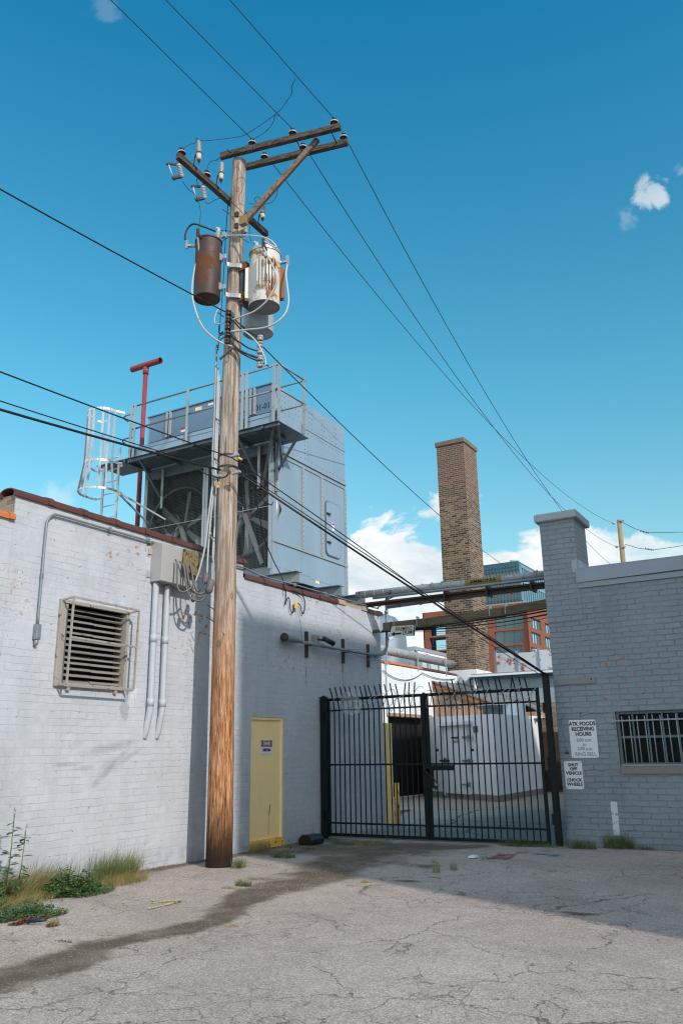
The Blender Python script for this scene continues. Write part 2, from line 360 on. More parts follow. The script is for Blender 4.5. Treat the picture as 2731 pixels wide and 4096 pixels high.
M['brace'] = wood('weathered brace', (.12, .085, .06), (.22, .175, .14), (.03, .02, .015), sc=(5, 12, 5), bmp=.7)
M['plank'] = wood('grey brown plank', (.13, .11, .075), (.22, .19, .13), (.03, .025, .02), sc=(.6, 9, 22), bmp=.7)
M['boards'] = wood('raw board siding', (.27, .17, .12), (.42, .31, .24), (.10, .06, .04), sc=(9, 9, .7), bmp=.5)
M['rafter'] = wood('stained rafter', (.22, .09, .04), (.34, .16, .07), (.08, .03, .02), sc=(1, 8, 8), bmp=.4)
M['shingle'] = paintm('grey shingles', (.17, .17, .175), .9, .3, 9, bmp=.8)
M['screen'] = metal('galvanised mesh', (.15, .17, .175), .6, .2, .1, 8)
M['fanblade'] = metal('fan blade', (.26, .27, .28), .6, .2, .3, 3)
M['unlitdark'] = paintm('dark interior', (.004, .006, .007), .9, .3)  # near-black colour stands in for the unlit inside of the fan cells
def glass(name, col, rough=.06, tint=.5):
    t = NT(name); return t.fin(t.mix(t.noise(.35, 3), (*col, 1), tuple(q * tint for q in col) + (1,)), rough, 0., None, 1.0)
t = NT('dark window glass'); M['glassd'] = t.fin((.004, .005, .006), .25, 0., None, .12)
M['glasst'] = glass('teal office glass', (.018, .075, .095), .05)
M['glassl'] = metal('sky-reflecting office glass', (.36, .62, .72), .08, .8, .06, .2, bmp=0)
M['glasstower'] = glass('tower glass', (.012, .055, .075), .05)
M['teal'] = paintm('teal metal cladding', (.03, .10, .13), .45, .1, .3)
M['tealfin'] = metal('pale teal fins', (.16, .32, .40), .45, .4, .1, .3)
t = NT('clear plastic film'); t.p.inputs['Alpha'].default_value = .32; M['film'] = t.fin((.55, .6, .62), .3, 0., t.bump(t.noise(18, 4), .8, .02), .6)
t = NT('leaves'); g = t.noise(5, 3); M['leaf'] = t.fin(t.mix(t.map(g, .3, .7), (.035, .085, .022, 1), (.10, .17, .05, 1)), .55, 0., None, .3)
t = NT('dry grass'); g = t.noise(9, 3); M['dry'] = t.fin(t.mix(t.map(g, .35, .65), (.36, .26, .12, 1), (.20, .20, .075, 1)), .7, 0., None, .2)
t = NT('green grass'); g = t.noise(9, 3); M['grass'] = t.fin(t.mix(t.map(g, .35, .65), (.06, .10, .03, 1), (.15, .17, .06, 1)), .7, 0., None, .2)
t = NT('brown litter leaves'); M['litter'] = t.fin(t.mix(t.noise(20), (.20, .09, .03, 1), (.10, .07, .03, 1)), .8)
# ------------------------------------------------------------------ helpers needing things
def base(root):
    ks = [k for k in bpy.data.objects if k.parent == root and k.type == 'MESH' and len(k.data.vertices)]
    if not ks or root.get('placed'): return root
    lo = [min(v.co[i] for k in ks for v in k.data.vertices) for i in range(3)]; hi = [max(v.co[i] for k in ks for v in k.data.vertices) for i in range(3)]
    L = Vector(((lo[0] + hi[0]) / 2, (lo[1] + hi[1]) / 2, lo[2])); root.location = L
    for k in ks: k.matrix_parent_inverse = Matrix.Translation(-L)
    root['placed'] = 1; return root
def text(name, s, size, loc, facing, mat, parent=None, bold=.0, depth=.002, sx=1., align='CENTER', shear=0, spacing=1.):
    cu = bpy.data.curves.new('t', 'FONT'); cu.body = s; cu.size = size; cu.align_x = align; cu.align_y = 'CENTER'
    cu.extrude = depth / 2; cu.offset = bold; cu.shear = shear; cu.space_character = spacing; cu.resolution_u = 3
    o = bpy.data.objects.new('t', cu); COL.objects.link(o); dg = bpy.context.evaluated_depsgraph_get()
    me = bpy.data.meshes.new_from_object(o.evaluated_get(dg)); bpy.data.objects.remove(o); bpy.data.curves.remove(cu)
    R = {'-Y': Matrix.Rotation(pi / 2, 4, 'X'), '+X': Matrix.Rotation(pi / 2, 4, 'Z') @ Matrix.Rotation(pi / 2, 4, 'X')}[facing]
    me.transform(Matrix.Translation(loc) @ R @ Matrix.Diagonal((sx, 1, 1, 1))); me.materials.clear(); me.materials.append(mat)
    me.name = name; q = bpy.data.objects.new(name, me); COL.objects.link(q)
    if parent: q.parent = parent
    return q

# ------------------------------------------------------------------ ground
def poly_d(p, pl):
    best = 9e9
    for (a, wa), (b, wb) in zip(pl[:-1], pl[1:]):
        ab = (b[0] - a[0], b[1] - a[1]); L = ab[0] ** 2 + ab[1] ** 2
        t = max(0, min(1, ((p[0] - a[0]) * ab[0] + (p[1] - a[1]) * ab[1]) / L)); w = wa + (wb - wa) * t
        d = math.hypot(p[0] - a[0] - ab[0] * t, p[1] - a[1] - ab[1] * t) / w
        best = min(best, d)
    return best
def G(x, y, z=0.): return at('Z', z, x, y)
path = [((-200, 3990), .40), ((0, 3915), .38), ((220, 3850), .34), ((450, 3775), .28), ((715, 3720), .26), ((870, 3685), .26), ((940, 3625), .30), ((1070, 3563), .42), ((1250, 3518), .65), ((1400, 3440), .62), ((1600, 3400), .55), ((1900, 3385), .35)]
path = [((G(*p).x, G(*p).y), w) for p, w in path]
spots = [(G(2320, 3655), .20, .09), (G(1630, 3523), .2, .1)]
gx0, gx1, gy0, gy1, st = -9.3, 1.6, 1.6, 15.08, .085
nx, ny = int((gx1 - gx0) / st), int((gy1 - gy0) / st)
vs = []; fs = []; dirt = []
for j in range(ny + 1):
    for i in range(nx + 1):
        x = gx0 + (gx1 - gx0) * i / nx; y = gy0 + (gy1 - gy0) * j / ny
        edge = min(i, nx - i, j, ny - j)
        z = (noise.noise(Vector((x * .5, y * .5, 0))) * .012) * min(1, edge / 6)
        vs.append((x, y, z))
        wob = noise.fractal(Vector((x * 1.3, y * 1.3, 3)), 1, 2, 4)
        d = poly_d((x, y), path); v = max(0, min(1, (1.2 - d * (1 + wob * .8)) / .9))
        # grime gathered in front of the door and along the wall foot
        d2 = max(abs(x + 7.6) / 1.7, abs(y - 13.6) / 1.5); v = max(v, .75 * max(0, min(1, (1.15 - d2 * (1 + wob * .5)) / .5)))
        d3 = (x + 9.22) / .42; v = max(v, .85 * max(0, min(1, (1.1 - d3 * (1 + wob * .6)) / .6)) * (1 if y > 8.5 else .6))
        for c, a, b in spots:
            if a: v = max(v, .9 * max(0, min(1, (1.2 - math.hypot((x - c.x) / a, (y - c.y) / b) * (1 + wob * .3)) / .4)))
        dirt.append(v)
for j in range(ny):
    for i in range(nx): a = j * (nx + 1) + i; fs.append((a, a + 1, a + nx + 2, a + nx + 1))
n0 = len(vs); F = 3000.
ring = [(-F, -F), (F, -F), (F, F), (-F, F)]
vs += [(gx0, gy0, 0), (gx1, gy0, 0), (gx1, gy1, 0), (gx0, gy1, 0)] + [(x, y, 0) for x, y in ring]; dirt += [0] * 8
for k in range(4): fs.append((n0 + 4 + k, n0 + 4 + (k + 1) % 4, n0 + (k + 1) % 4, n0 + k))
me = bpy.data.meshes.new('ground'); me.from_pydata(vs, [], fs); me.polygons.foreach_set('use_smooth', [True] * len(fs))
at_ = me.attributes.new('dirt', 'FLOAT', 'POINT'); at_.data.foreach_set('value', dirt)
t = NT('old asphalt with exposed aggregate')
ob = t.obj(); fl = t.mapping(ob, (1, 1, 0))
ag = t.node('ShaderNodeTexVoronoi', feature='F1'); ag.inputs['Scale'].default_value = 85; t.l.new(fl, ag.inputs['Vector'])
agc = t.sep(ag.outputs['Color'])[0]
sp = t.noise(95, 3, .7, vec=fl); big = t.noise(.55, 5, .6, vec=fl); mid = t.noise(3.5, 5, .65, vec=fl)
k = t.math('ADD', t.math('MULTIPLY', agc, .40), t.math('MULTIPLY', sp, .66))
col = t.ramp(k, [(.16, (.13, .112, .10)), (.40, (.285, .245, .218)), (.60, (.405, .348, .31)), (.88, (.62, .535, .475))])
v = t.math('MULTIPLY_ADD', big, .75, t.math('MULTIPLY_ADD', mid, .35, .45))
v = t.math('SUBTRACT', v, t.math('MULTIPLY', t.map(t.noise(.8, 6, .7, vec=t.mapping(fl, (1, 1, 1), rot=(0, 0, .45)), w=(3, 7, 0), sc=(.35, 1.3, 1)), .5, .7), .16)); col = t.mix(1., col, t.comb(v, v, v), 'MULTIPLY')
# long irregular cracks
wv = t.node('ShaderNodeTexNoise'); wv.inputs['Scale'].default_value = 1.8; wv.inputs['Detail'].default_value = 7; wv.inputs['Roughness'].default_value = .62; t.l.new(fl, wv.inputs['Vector'])
wa = t.node('ShaderNodeVectorMath', operation='MULTIPLY_ADD'); t.l.new(wv.outputs['Color'], wa.inputs[0]); wa.inputs[1].default_value = (.75, .75, 0); t.l.new(fl, wa.inputs[2])
def crack(sc, th, msc, a, b, off):
    vo = t.node('ShaderNodeTexVoronoi', feature='DISTANCE_TO_EDGE'); vo.inputs['Scale'].default_value = sc; t.l.new(wa.outputs[0], vo.inputs['Vector'])
    return t.math('MULTIPLY', t.map(vo.outputs['Distance'], th, th * .25), t.map(t.noise(msc, 4, .6, vec=fl, w=off), a, b))
c1 = crack(.62, .0055, 1.1, .38, .52, (0, 0, 0)); c2 = crack(1.9, .012, .6, .46, .58, (9, 3, 0)); c3 = crack(5.5, .024, .38, .53, .62, (2, 8, 0))
cr = t.math('MAXIMUM', c1, t.math('MAXIMUM', c2, t.math('MULTIPLY', c3, .7)))
col = t.mix(t.math('MULTIPLY', cr, .68), col, (.045, .038, .032, 1))
da = t.node('ShaderNodeAttribute', attribute_name='dirt'); dm = t.math('MULTIPLY', t.map(t.math('ADD', da.outputs['Fac'], t.math('MULTIPLY', t.math('SUBTRACT', t.noise(7, 8, .75, vec=fl), .5), 1.3)), .12, .85), t.map(t.noise(2.2, 4, .6, vec=fl, w=(5, 5, 0)), .3, .6, .7, 1.))
dcol = t.mix(t.map(agc, .93, .99), t.mix(sp, (.062, .046, .030, 1), (.13, .102, .070, 1)), (.28, .25, .22, 1))
col = t.mix(t.math('MULTIPLY', dm, .96), col, dcol)
h = t.math('SUBTRACT', t.math('ADD', t.math('MULTIPLY', agc, .5), t.math('MULTIPLY', sp, .5)), t.math('MULTIPLY', cr, 3.))
me.materials.append(t.fin(col, .88, 0., t.bump(h, .5, .005), .25))
g = bpy.data.objects.new('ground', me); COL.objects.link(g); tag(g, kind='structure')
# concrete of the yard beyond the gate
t = NT('yard concrete'); fl = t.mapping(t.obj(), (1, 1, 0))
v = t.math('MULTIPLY_ADD', t.noise(.45, 6, .65, vec=fl), .8, .55); col = t.mix(1., (.31, .30, .27, 1), t.comb(v, v, v), 'MULTIPLY')
vo = t.node('ShaderNodeTexVoronoi', feature='DISTANCE_TO_EDGE'); vo.inputs['Scale'].default_value = .3
wv = t.node('ShaderNodeTexNoise'); wv.inputs['Scale'].default_value = 1.2; wv.inputs['Detail'].default_value = 5; t.l.new(fl, wv.inputs['Vector'])
wa = t.node('ShaderNodeVectorMath', operation='MULTIPLY_ADD'); t.l.new(wv.outputs['Color'], wa.inputs[0]); wa.inputs[1].default_value = (.5, .5, 0); t.l.new(fl, wa.inputs[2]); t.l.new(wa.outputs[0], vo.inputs['Vector'])
col = t.mix(t.map(vo.outputs['Distance'], .012, .004), col, (.04, .045, .045, 1))
x, y, z = t.sep(); dark_right = t.math('MULTIPLY', t.map(t.math('ADD', x, t.math('MULTIPLY', t.noise(.5, 4, vec=fl), 2.5)), -8.2, -5.8), .6)  # concrete turns darker and bluer towards the right
col = t.mix(dark_right, col, (.055, .075, .078, 1)); tan = t.map(t.math('ADD', y, t.math('MULTIPLY', t.noise(.6, 4, vec=fl), 2.)), 24.2, 25.2)
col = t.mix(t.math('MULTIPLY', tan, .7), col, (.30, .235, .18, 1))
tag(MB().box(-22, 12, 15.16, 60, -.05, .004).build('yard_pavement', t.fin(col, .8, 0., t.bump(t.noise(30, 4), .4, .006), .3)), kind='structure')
# sill strip under the gate
tag(MB().box(-9.2, -4.4, 14.98, 15.2, -.05, .012).build('gate_sill_pavement', M['conc']), kind='structure')
# survey paint on the asphalt
def stroke(mb, pts, w, z=.017, jit=.25):
    P = bez([G(*p) for p in pts], 5)
    for i in range(len(P) - 1):
        a, b = P[i], P[i + 1]; d = (b - a).normalized(); n = Vector((-d.y, d.x, 0)); w1, w2 = w * U(1 - jit, 1 + jit), w * U(1 - jit, 1 + jit)
        mb.quad((*(a - n * w1 / 2).xy, z), (*(a + n * w1 / 2).xy, z), (*(b + n * w2 / 2).xy, z), (*(b - n * w2 / 2).xy, z))
def spray(name, rgb, thr=.5):
    t = NT(name); a = t.map(t.noise(26, 5, .75), thr, thr + .12); t.set(t.p.inputs['Alpha'], a); return t.fin(rgb, .8)
y1 = spray('yellow survey paint', (.60, .54, .12), .40); r1 = spray('faded red survey paint', (.55, .13, .11), .52); b1 = spray('blue survey paint', (.05, .17, .26), .42); m1 = spray('magenta survey paint', (.24, .06, .11), .42)
mb = MB(); stroke(mb, [(592, 3640), (650, 3628), (732, 3607)], .05); stroke(mb, [(640, 3612), (690, 3608), (732, 3605)], .05); stroke(mb, [(732, 3605), (700, 3618)], .045)
mb.build('yellow_arrow_marking', y1)['kind'] = 'structure'
mb = MB(); stroke(mb, [(505, 3625), (500, 3612), (540, 3606), (560, 3598), (600, 3600), (620, 3610)], .03); stroke(mb, [(530, 3622), (590, 3620), (620, 3614)], .03); stroke(mb, [(560, 3608), (610, 3608)], .03)
mb.build('yellow_letter_marking', spray('thin yellow survey paint', (.55, .48, .14), .46), )['kind'] = 'structure'
mb = MB(); stroke(mb, [(780, 3502), (850, 3500)], .18); stroke(mb, [(795, 3490), (830, 3490)], .2); mb.build('red_spot_marking', r1)['kind'] = 'structure'
mb = MB(); stroke(mb, [(1960, 3432), (2040, 3436)], .30); stroke(mb, [(1985, 3422), (2060, 3424)], .22); stroke(mb, [(2060, 3414), (2120, 3412)], .12); mb.build('magenta_spot_marking', m1)['kind'] = 'structure'
mb = MB(); stroke(mb, [(2130, 3416), (2240, 3424)], .12); stroke(mb, [(2160, 3405), (2200, 3408)], .1); stroke(mb, [(2190, 3428), (2230, 3428)], .08); mb.build('blue_spot_marking', b1)['kind'] = 'structure'

# ------------------------------------------------------------------ warehouse with the yellow door
wh = empty('warehouse', 'long pale painted brick building with yellow door, big louvre and red brown coping', 'building')
T = .36; YS, YC, YE = 7.05, 12.2, 17.72; ZH, ZL, ZS = 5.11, 4.83, 4.74
DR = (12.52, 13.56, 0.12, 2.29); LV = (7.98, 9.24, 2.62, 3.74)
mb = MB(); holes_wall(mb, 'X', XA, YS, YC, -.1, ZH, [LV], -.25)
mb.quad((XA, YC, ZL - .1), (XA - T, YC, ZL - .1), (XA - T, YC, ZH), (XA, YC, ZH)); mb.quad((XA - T, YS, ZS - .4), (XA, YS, ZS - .4), (XA, YS, ZH), (XA - T, YS, ZH))
mb.quad((XA - T, YS, 4.3), (XA - T, YS, ZH), (XA - T, YC, ZH), (XA - T, YC, 4.3)); mb.quad((XA, YS, ZH), (XA - T, YS, ZH), (XA - T, YC, ZH), (XA, YC, ZH))
mb.build('wall', M['wallA'], wh)
mb = MB(); holes_wall(mb, 'X', XA, YC, YE, -.1, ZL, [DR], -.09)
mb.quad((XA, YE, -.1), (XA - 26, YE, -.1), (XA - 26, YE, ZL), (XA, YE, ZL))
mb.quad((XA - T, YC, 4.3), (XA - T, YE, 4.3), (XA - T, YE, ZL), (XA - T, YC, ZL)); mb.quad((XA, YC, ZL), (XA - T, YC, ZL), (XA - T, YE, ZL), (XA, YE, ZL)); mb.build('wall', M['wallA'], wh)
mb = MB(); mb.box(XA - 6, XA + .001, -9, YS - .003, -.1, ZS); mb.build('wall', M['wallA'], wh)
mb = MB(); mb.box(XA - 26, XA - T, YS + .01, YE - .01, 4.3, 4.52); mb.build('roof', M['conc'], wh)
mb = MB(); mb.box(XA - 26, XA - 25.7, YS, YE - .02, -.1, 4.4); mb.box(XA - 25.7, XA - T, YS + .01, YS + .3, -.1, 4.4); mb.build('back_wall', M['wallA'], wh)
mb = MB(); mb.box(XA - .34, XA - .012, YS - .004, YS + .02, ZS, ZH); mb.build('bare_brick_end', M['yardbrick'], wh)
# coping: one half-round clay tile after another, with collars
def coping(y0, y1, z, n, mat, r=.17, cx=XA - .13):
    for i in range(n):
        a, b = y0 + (y1 - y0) * i / n, y0 + (y1 - y0) * (i + 1) / n; tilt = U(-.006, .006); mb = MB()
        def half(ya, yb, rr, zz):
            pr = [(rr * cos(pi * k / 10), rr * .48 * sin(pi * k / 10)) for k in range(11)] + [(-(rr - .03) * cos(pi * k / 10), (rr - .03) * .48 * sin(pi * k / 10) - .0) for k in range(11)]
            mb.prism([(cx + q[0], ya, zz + q[1]) for q in pr], (0, yb - ya, tilt))
            mb.box(cx + rr - .035, cx + rr, ya, yb, zz - .045, zz + .005); mb.box(cx - rr, cx - rr + .035, ya, yb, zz - .045, zz + .005)
        half(a, b - .01, r, z); half(b - .085, b + .012, r + .018, z + .003)
        mb.build('coping_tile', mat, wh)
coping(YS - .05, YC + .02, ZH + .02, 8, M['terra']); coping(YC + .03, 15.65, ZL + .03, 5, M['terra']); coping(17.1, YE + .05, ZL + .03, 1, M['terra'])
coping(5.2, YS - .02, ZS + .04, 3, M['terrao']); 
mb = MB(); mb.box(XA - .3, XA + .03, 15.66, 16.02, ZL, ZL + .12); mb.box(XA - .3, XA + .03, 16.8, 17.08, ZL, ZL + .12); mb.box(XA - .3, XA + .0, 16.02, 16.8, ZL, ZL + .09); mb.build('stone_pad', paintm('weathered stone pad', (.40, .32, .25), .8, .25, 7, chips=.05, chipc=(.15, .08, .05)), wh)
# door
dr = MB().box(XA - .10, XA - .045, DR[0] + .03, DR[1] - .03, .135, DR[3] - .03).build('door', M['yellow'], wh, .004)
mb = MB(); mb.box(XA - .09, XA - .012, DR[0] + .002, DR[0] + .035, .12, DR[3] - .003); mb.box(XA - .09, XA - .012, DR[1] - .035, DR[1] - .002, .12, DR[3] - .003); mb.box(XA - .09, XA - .012, DR[0] + .035, DR[1] - .035, DR[3] - .045, DR[3] - .003)
mb.build('frame', M['yellow'], dr)
mb = MB(); mb.box(XA - .08, XA + .01, DR[0] - .02, DR[1] + .03, -.02, .118); mb.box(XA - .05, XA - .005, DR[0], DR[1], .12, .15); mb.build('sill', M['yellowr'], dr)
for z in (.45, 1.2, 1.95): MB().box(XA - .05, XA - .02, DR[0] + .028, DR[0] + .055, z - .06, z + .06).build('hinge', M['yellowr'], dr)
mb = MB(); mb.prism([(XA - .044, 13.20, .74), (XA - .044, 13.215, .72), (XA - .044, 13.19, .60), (XA - .044, 13.15, .50), (XA - .044, 13.17, .62)], (.001, 0, 0)); mb.build('rust_gash', M['iron'], dr)
mb = MB(); mb.box(XA - .044, XA - .0425, 13.15, 13.158, .20, .5); mb.build('rust_streak', M['orange'], dr)
# louvre
lo = MB()
y0, y1, z0, z1 = LV
lo.box(XA - .2, XA + .05, y0 - .05, y0 + .015, z0 - .04, z1 + .05); lo.box(XA - .2, XA + .05, y1 - .02, y1 + .03, z0 - .04, z1 + .04); lo.box(XA - .2, XA + .05, y0 + .015, y1 - .02, z1 - .0, z1 + .05); lo.box(XA - .2, XA + .06, y0 + .015, y1 - .02, z0 - .04, z0 + .012)
lo.box(XA - .2, XA + .03, y0 + .015, y0 + .10, z0 + .012, z1)
lv = lo.build('louver', M['lframe'], wh, .003)
MB().box(XA - .245, XA - .22, y0, y1, z0, z1).build('dark_backing', M['black'], lv)
nsl = 13
for i in range(nsl):
    for a, b, dd in ((y0 + .11, (y0 + y1) / 2 + .02, U(-.02, .02)), ((y0 + y1) / 2 + .03, y1 - .03, U(-.015, .015))):
        z = z0 + .05 + (z1 - z0 - .1) * i / (nsl - 1); mb = MB(); op = .052 + dd * .6
        mb.prism([(XA - .15, a, z + .028), (XA - .15 + .008, a, z + .033), (XA - .07, a, z + .012 + dd * .4), (XA - .02, a, z - .026 + dd * .4), (XA - .028, a, z - .030 + dd * .4), (XA - .077, a, z + .004 + dd * .4)], (0, b - a, 0)); mb.build('louver_blade', M['louver'], lv)
mb = MB()
for p, q in (((0, y0 - .03, z1 + .03), (.25, y0 - .01, z1 + .06)), ((.25, y0 - .01, z1 + .06), (.25, y1 + .02, z1 + .04)), ((.25, y1 + .02, z1 + .04), (0, y1, z1)), ((.25, y0 - .01, z1 + .06), (.22, y0, z0 - .02)), ((.25, y1 + .02, z1 + .04), (.22, y1 + .02, z0 - .03)), ((.22, y0, z0 - .02), (.22, y1 + .02, z0 - .03)), ((0, y0, z0 - .02), (.22, y0, z0 - .02)), ((0, y1, z0 - .03), (.22, y1 + .02, z0 - .03)), ((.235, y0, z0 + .62), (.235, y1 + .02, z0 + .60))):
    mb.bar((XA + p[0], p[1], p[2]), (XA + q[0], q[1], q[2]), .022, .026)
for yy in (y0 + .17, y1 - .19): mb.box(XA, XA + .05, yy, yy + .05, z0 - .09, z0 - .03)
mb.build('guard_frame', M['lframe'], lv)
base(wh)

# pipes and boxes fixed on the warehouse wall
mb = MB(); X = XA + .045
mb.tube(bez([(X, 7.555, 3.38), (X, 7.555, 3.9), (X, 7.56, 4.72), (X, 7.575, 4.86), (X, 7.66, 4.955), (X, 7.80, 4.975), (X, 8.6, 4.98), (X, 10.2, 4.985), (X, 12.25, 5.0)], 5), .018, 8)
mb.tube(bez([(X, 12.25, 5.0), (X - .02, 12.45, 4.98), (X - .1, 12.75, 4.83 + .16), (X - .02, 13.2, 4.95), (X, 14.0, 4.96), (X, 17.2, 4.96), (X + .1, 17.4, 4.98), (X + .3, 17.5, 5.15), (X + .6, 17.3, 5.17)], 6), .016, 8)
for yy, zz in ((7.557, 4.05), (8.75, 4.98), (9.6, 4.985), (11.5, 4.99), (13.9, 4.96), (15.1, 4.96)): mb.box(X - .03, X + .026, yy - .012, yy + .012, zz - .035, zz + .035)
c = mb.build('conduit', M['pipeg']); tag(c, 'thin grey conduit running under the coping and down left of the louvre', 'conduit')
mb = MB(); mb.box(X - .04, X + .04, 7.52, 7.595, 3.17, 3.38); mb.box(X + .04, X + .048, 7.53, 7.585, 3.19, 3.36); mb.cyl((X, 7.555, 3.10), (X, 7.555, 3.17), .03); mb.build('outlet_box', M['pipeg'], c, .006)
for i, (yy, lab) in enumerate(((9.79, 'left fat white painted downpipe under the grey cable box'), (10.06, 'right fat white painted downpipe under the grey cable box'))):
    mb = MB(); X2 = XA + .075
    mb.tube(bez([(X2, yy, 4.32), (X2, yy, 3.9), (X2, yy, 3.0), (X2, yy, 2.42), (X2 - .01, yy - .005, 2.25), (X2 - .035, yy - .01, 2.12), (X2 - .06, yy - .01, 2.0), (X2 - .10, yy - .01, 1.90)], 5), .050, 16)
    for zz in (3.42, 2.43): mb.cyl((X2, yy, zz - .06), (X2, yy, zz + .06), .055)
    tag(mb.build('downpipe', M['pipewhite']), lab, 'pipe', 'fat white pipes under the cable box')
bx = empty('cable_box', 'large grey wall box with a rotten brown panel and cables hanging out', 'utility box')
y0, y1, z0, z1 = 9.72, 10.62, 4.33, 4.95
mb = MB(); mb.prism([(XA, y0, z0), (XA + .24, y0, z0), (XA + .24, y0, z1), (XA, y0, z1 + .03)], (0, .50, 0)); mb.prism([(XA, y0 + .5, z0), (XA + .24, y0 + .5, z0), (XA + .24, y0 + .5, z1), (XA, y0 + .5, z1 + .03)], (0, .38, 0)) ; mb.build('box', M['boxgrey'], bx, .004)
mb = MB(); mb.prism([(XA + .243, y0 + .50, z1 + .0), (XA + .243, y1 + .02, z1 + .0), (XA + .32, y1 - .02, z0 + .17), (XA + .34, y0 + .40, z0 + .22)], (.02, 0, 0)); mb.build('rotten_panel', M['boxrot'], bx)
mb = MB()
for yy, zz in ((y0 - .02, z1 - .12), (y0 - .03, z0 + .12)): mb.box(XA, XA + .02, yy - .05, yy + .02, zz - .05, zz + .05)
mb.build('mounting_tab', M['boxgrey'], bx); base(bx)
cs = [((600, 540), (622, 620), (626, 950), (700, 1050), (820, 1000), (905, 900)), ((660, 565), (735, 680), (760, 900), (800, 1080), (880, 1170), (1000, 1180), (1100, 1060)), ((735, 580), (780, 700), (810, 900), (900, 1050), (1010, 1070), (1110, 1010)), ((760, 600), (775, 780), (830, 980), (930, 1110), (1030, 1120), (1110, 1050)), ((815, 600), (850, 700), (880, 900), (950, 1040), (1000, 980), (1055, 870))]
hk = lambda q, X: at('X', X, 550 + q[0] * .2551, 2100 + q[1] * .2551)
for i, c in enumerate(cs):
    n = len(c); mb = MB(); mb.tube(bez([hk(q, XA + .3 + .36 * j / (n - 1) * (1 if i != 0 else .6)) for j, q in enumerate(c)], 6), .0165, 8)
    tag(mb.build('hanging_cable', M['gcable']), 'thick grey cable looping from the rotten box to the pole', 'cable', 'grey cables looping from box to pole')
for q, X, r, lab in (((1072, 840), XA + .62, .05, 'taped black splice hanging between the box and the pole'), ((880, 1140), XA + .5, .04, 'lowest taped black splice on the looping cables'), ((1140, 960), XA + .7, .065, 'large taped splice against the pole')):
    p = hk(q, X); mb = MB(); mb.lathe([(.01, -1.9 * r), (.8 * r, -1.6 * r), (r, -.8 * r), (.9 * r, 0), (1.05 * r, .8 * r), (.6 * r, 1.7 * r), (.01, 2 * r)], p, (.1, .2, 1), 9); tag(mb.build('cable_splice', M['gcable']), lab, 'cable splice')
# bracketed pipe with the lamp arm
mb = MB(); X = XA + .13
mb.tube([(X, 14.0, 3.79), (X, 15.8, 3.79), (X, 16.9, 3.80), (X, 17.3, 3.82)], .032, 12); mb.tube(bez([(X, 17.3, 3.82), (X + .03, 17.5, 3.86), (X + .06, 17.62, 3.98), (X + .07, 17.66, 4.15), (X + .07, 17.68, 4.7), (X + .07, 17.7, 4.93)], 5), .036, 12)
mb.tube(bez([(X + .07, 17.7, 4.93), (X + .09, 17.65, 5.1), (X + .2, 17.5, 5.2), (X + .42, 17.3, 5.2)], 5), .034, 12)
for yy in (14.75, 15.9, 17.2): mb.cyl((X, yy, 3.79), (X, yy + .07, 3.79), .048)
for zz in (4.2, 4.85): mb.cyl((X + .07, 17.68, zz), (X + .07, 17.68, zz + .07), .046)
t = NT('rust wash'); t.set(t.p.inputs['Alpha'], t.math('MULTIPLY', t.map(t.noise(7, 5, .7, sc=(1, 3, .6)), .42, .62), .4)); RW = t.fin((.25, .12, .05), .9)
pp = tag(mb.build('bracketed_pipe', M['pipeg']), 'grey pipe on three black brackets across the shaded wall above the yellow door', 'pipe')
for yy in (14.36, 15.86, 17.02): mb = MB(); mb.box(XA, XA + .05, yy - .035, yy + .035, 3.52, 4.05); mb.box(XA + .05, XA + .16, yy - .02, yy + .02, 3.74, 3.76); mb.build('bracket', M['iron'], pp); MB().quad((XA + .006, yy - .03, 2.95), (XA + .006, yy + .03, 2.95), (XA + .006, yy + .03, 3.52), (XA + .006, yy - .03, 3.52)).build('rust_run', RW, pp)
lp = empty('wall_lamp', 'grey cobra head lamp at the left end of the bracketed pipe', 'lamp')
mb = MB(); A = Vector((X, 13.98, 3.80)); mb.lathe([(.005, 0), (.075, .01), (.085, .06), (.085, .2), (.07, .4), (.045, .52), (.038, .6)], (X, 13.42, 3.82), (0, 1, -.02), 14); mb.build('housing', M['steelgrey'], lp)
mb = MB(); mb.lathe([(.005, 0), (.08, .0), (.09, -.03), (.088, -.05), (.005, -.05)], (X, 13.43, 3.82), (0, 1, 0), 14); mb.build('end_cap', M['iron'], lp); base(lp)
sc_ = empty('security_camera', 'black bullet camera on a beige box above the bracketed pipe', 'security camera')
p = at('X', XA + .08, 1267, 2557)
mb = MB(); mb.box(XA, XA + .1, p.y - .08, p.y + .08, p.z - .09, p.z + .09); mb.build('mount_box', paintm('beige plastic', (.30, .28, .23), .5), sc_, .01)
mb = MB(); mb.tube([(XA + .1, p.y, p.z), (XA + .2, p.y + .12, p.z - .02)], .022); mb.tube([(XA + .2, p.y + .06, p.z + .02), (XA + .33, p.y + .28, p.z - .09)], [.05, .056], 12); mb.build('camera_body', M['blackp'], sc_); base(sc_)
for k, pts in enumerate(([(1230, 2570), (1300, 2595), (1380, 2600), (1460, 2598), (1500, 2620)], [(1215, 2572), (1320, 2600), (1400, 2612), (1470, 2640), (1500, 2640), (1524, 2615)], [(1375, 2600), (1440, 2625), (1490, 2635), (1515, 2625)])):
    mb = MB(); mb.tube(bez([at('X', XA + .2, *q) for q in pts], 5), .005, 5); tag(mb.build('thin_wire', M['pipeg']), 'thin grey wire drooping along the bracketed pipe', 'wire', 'thin wires along the bracketed pipe')
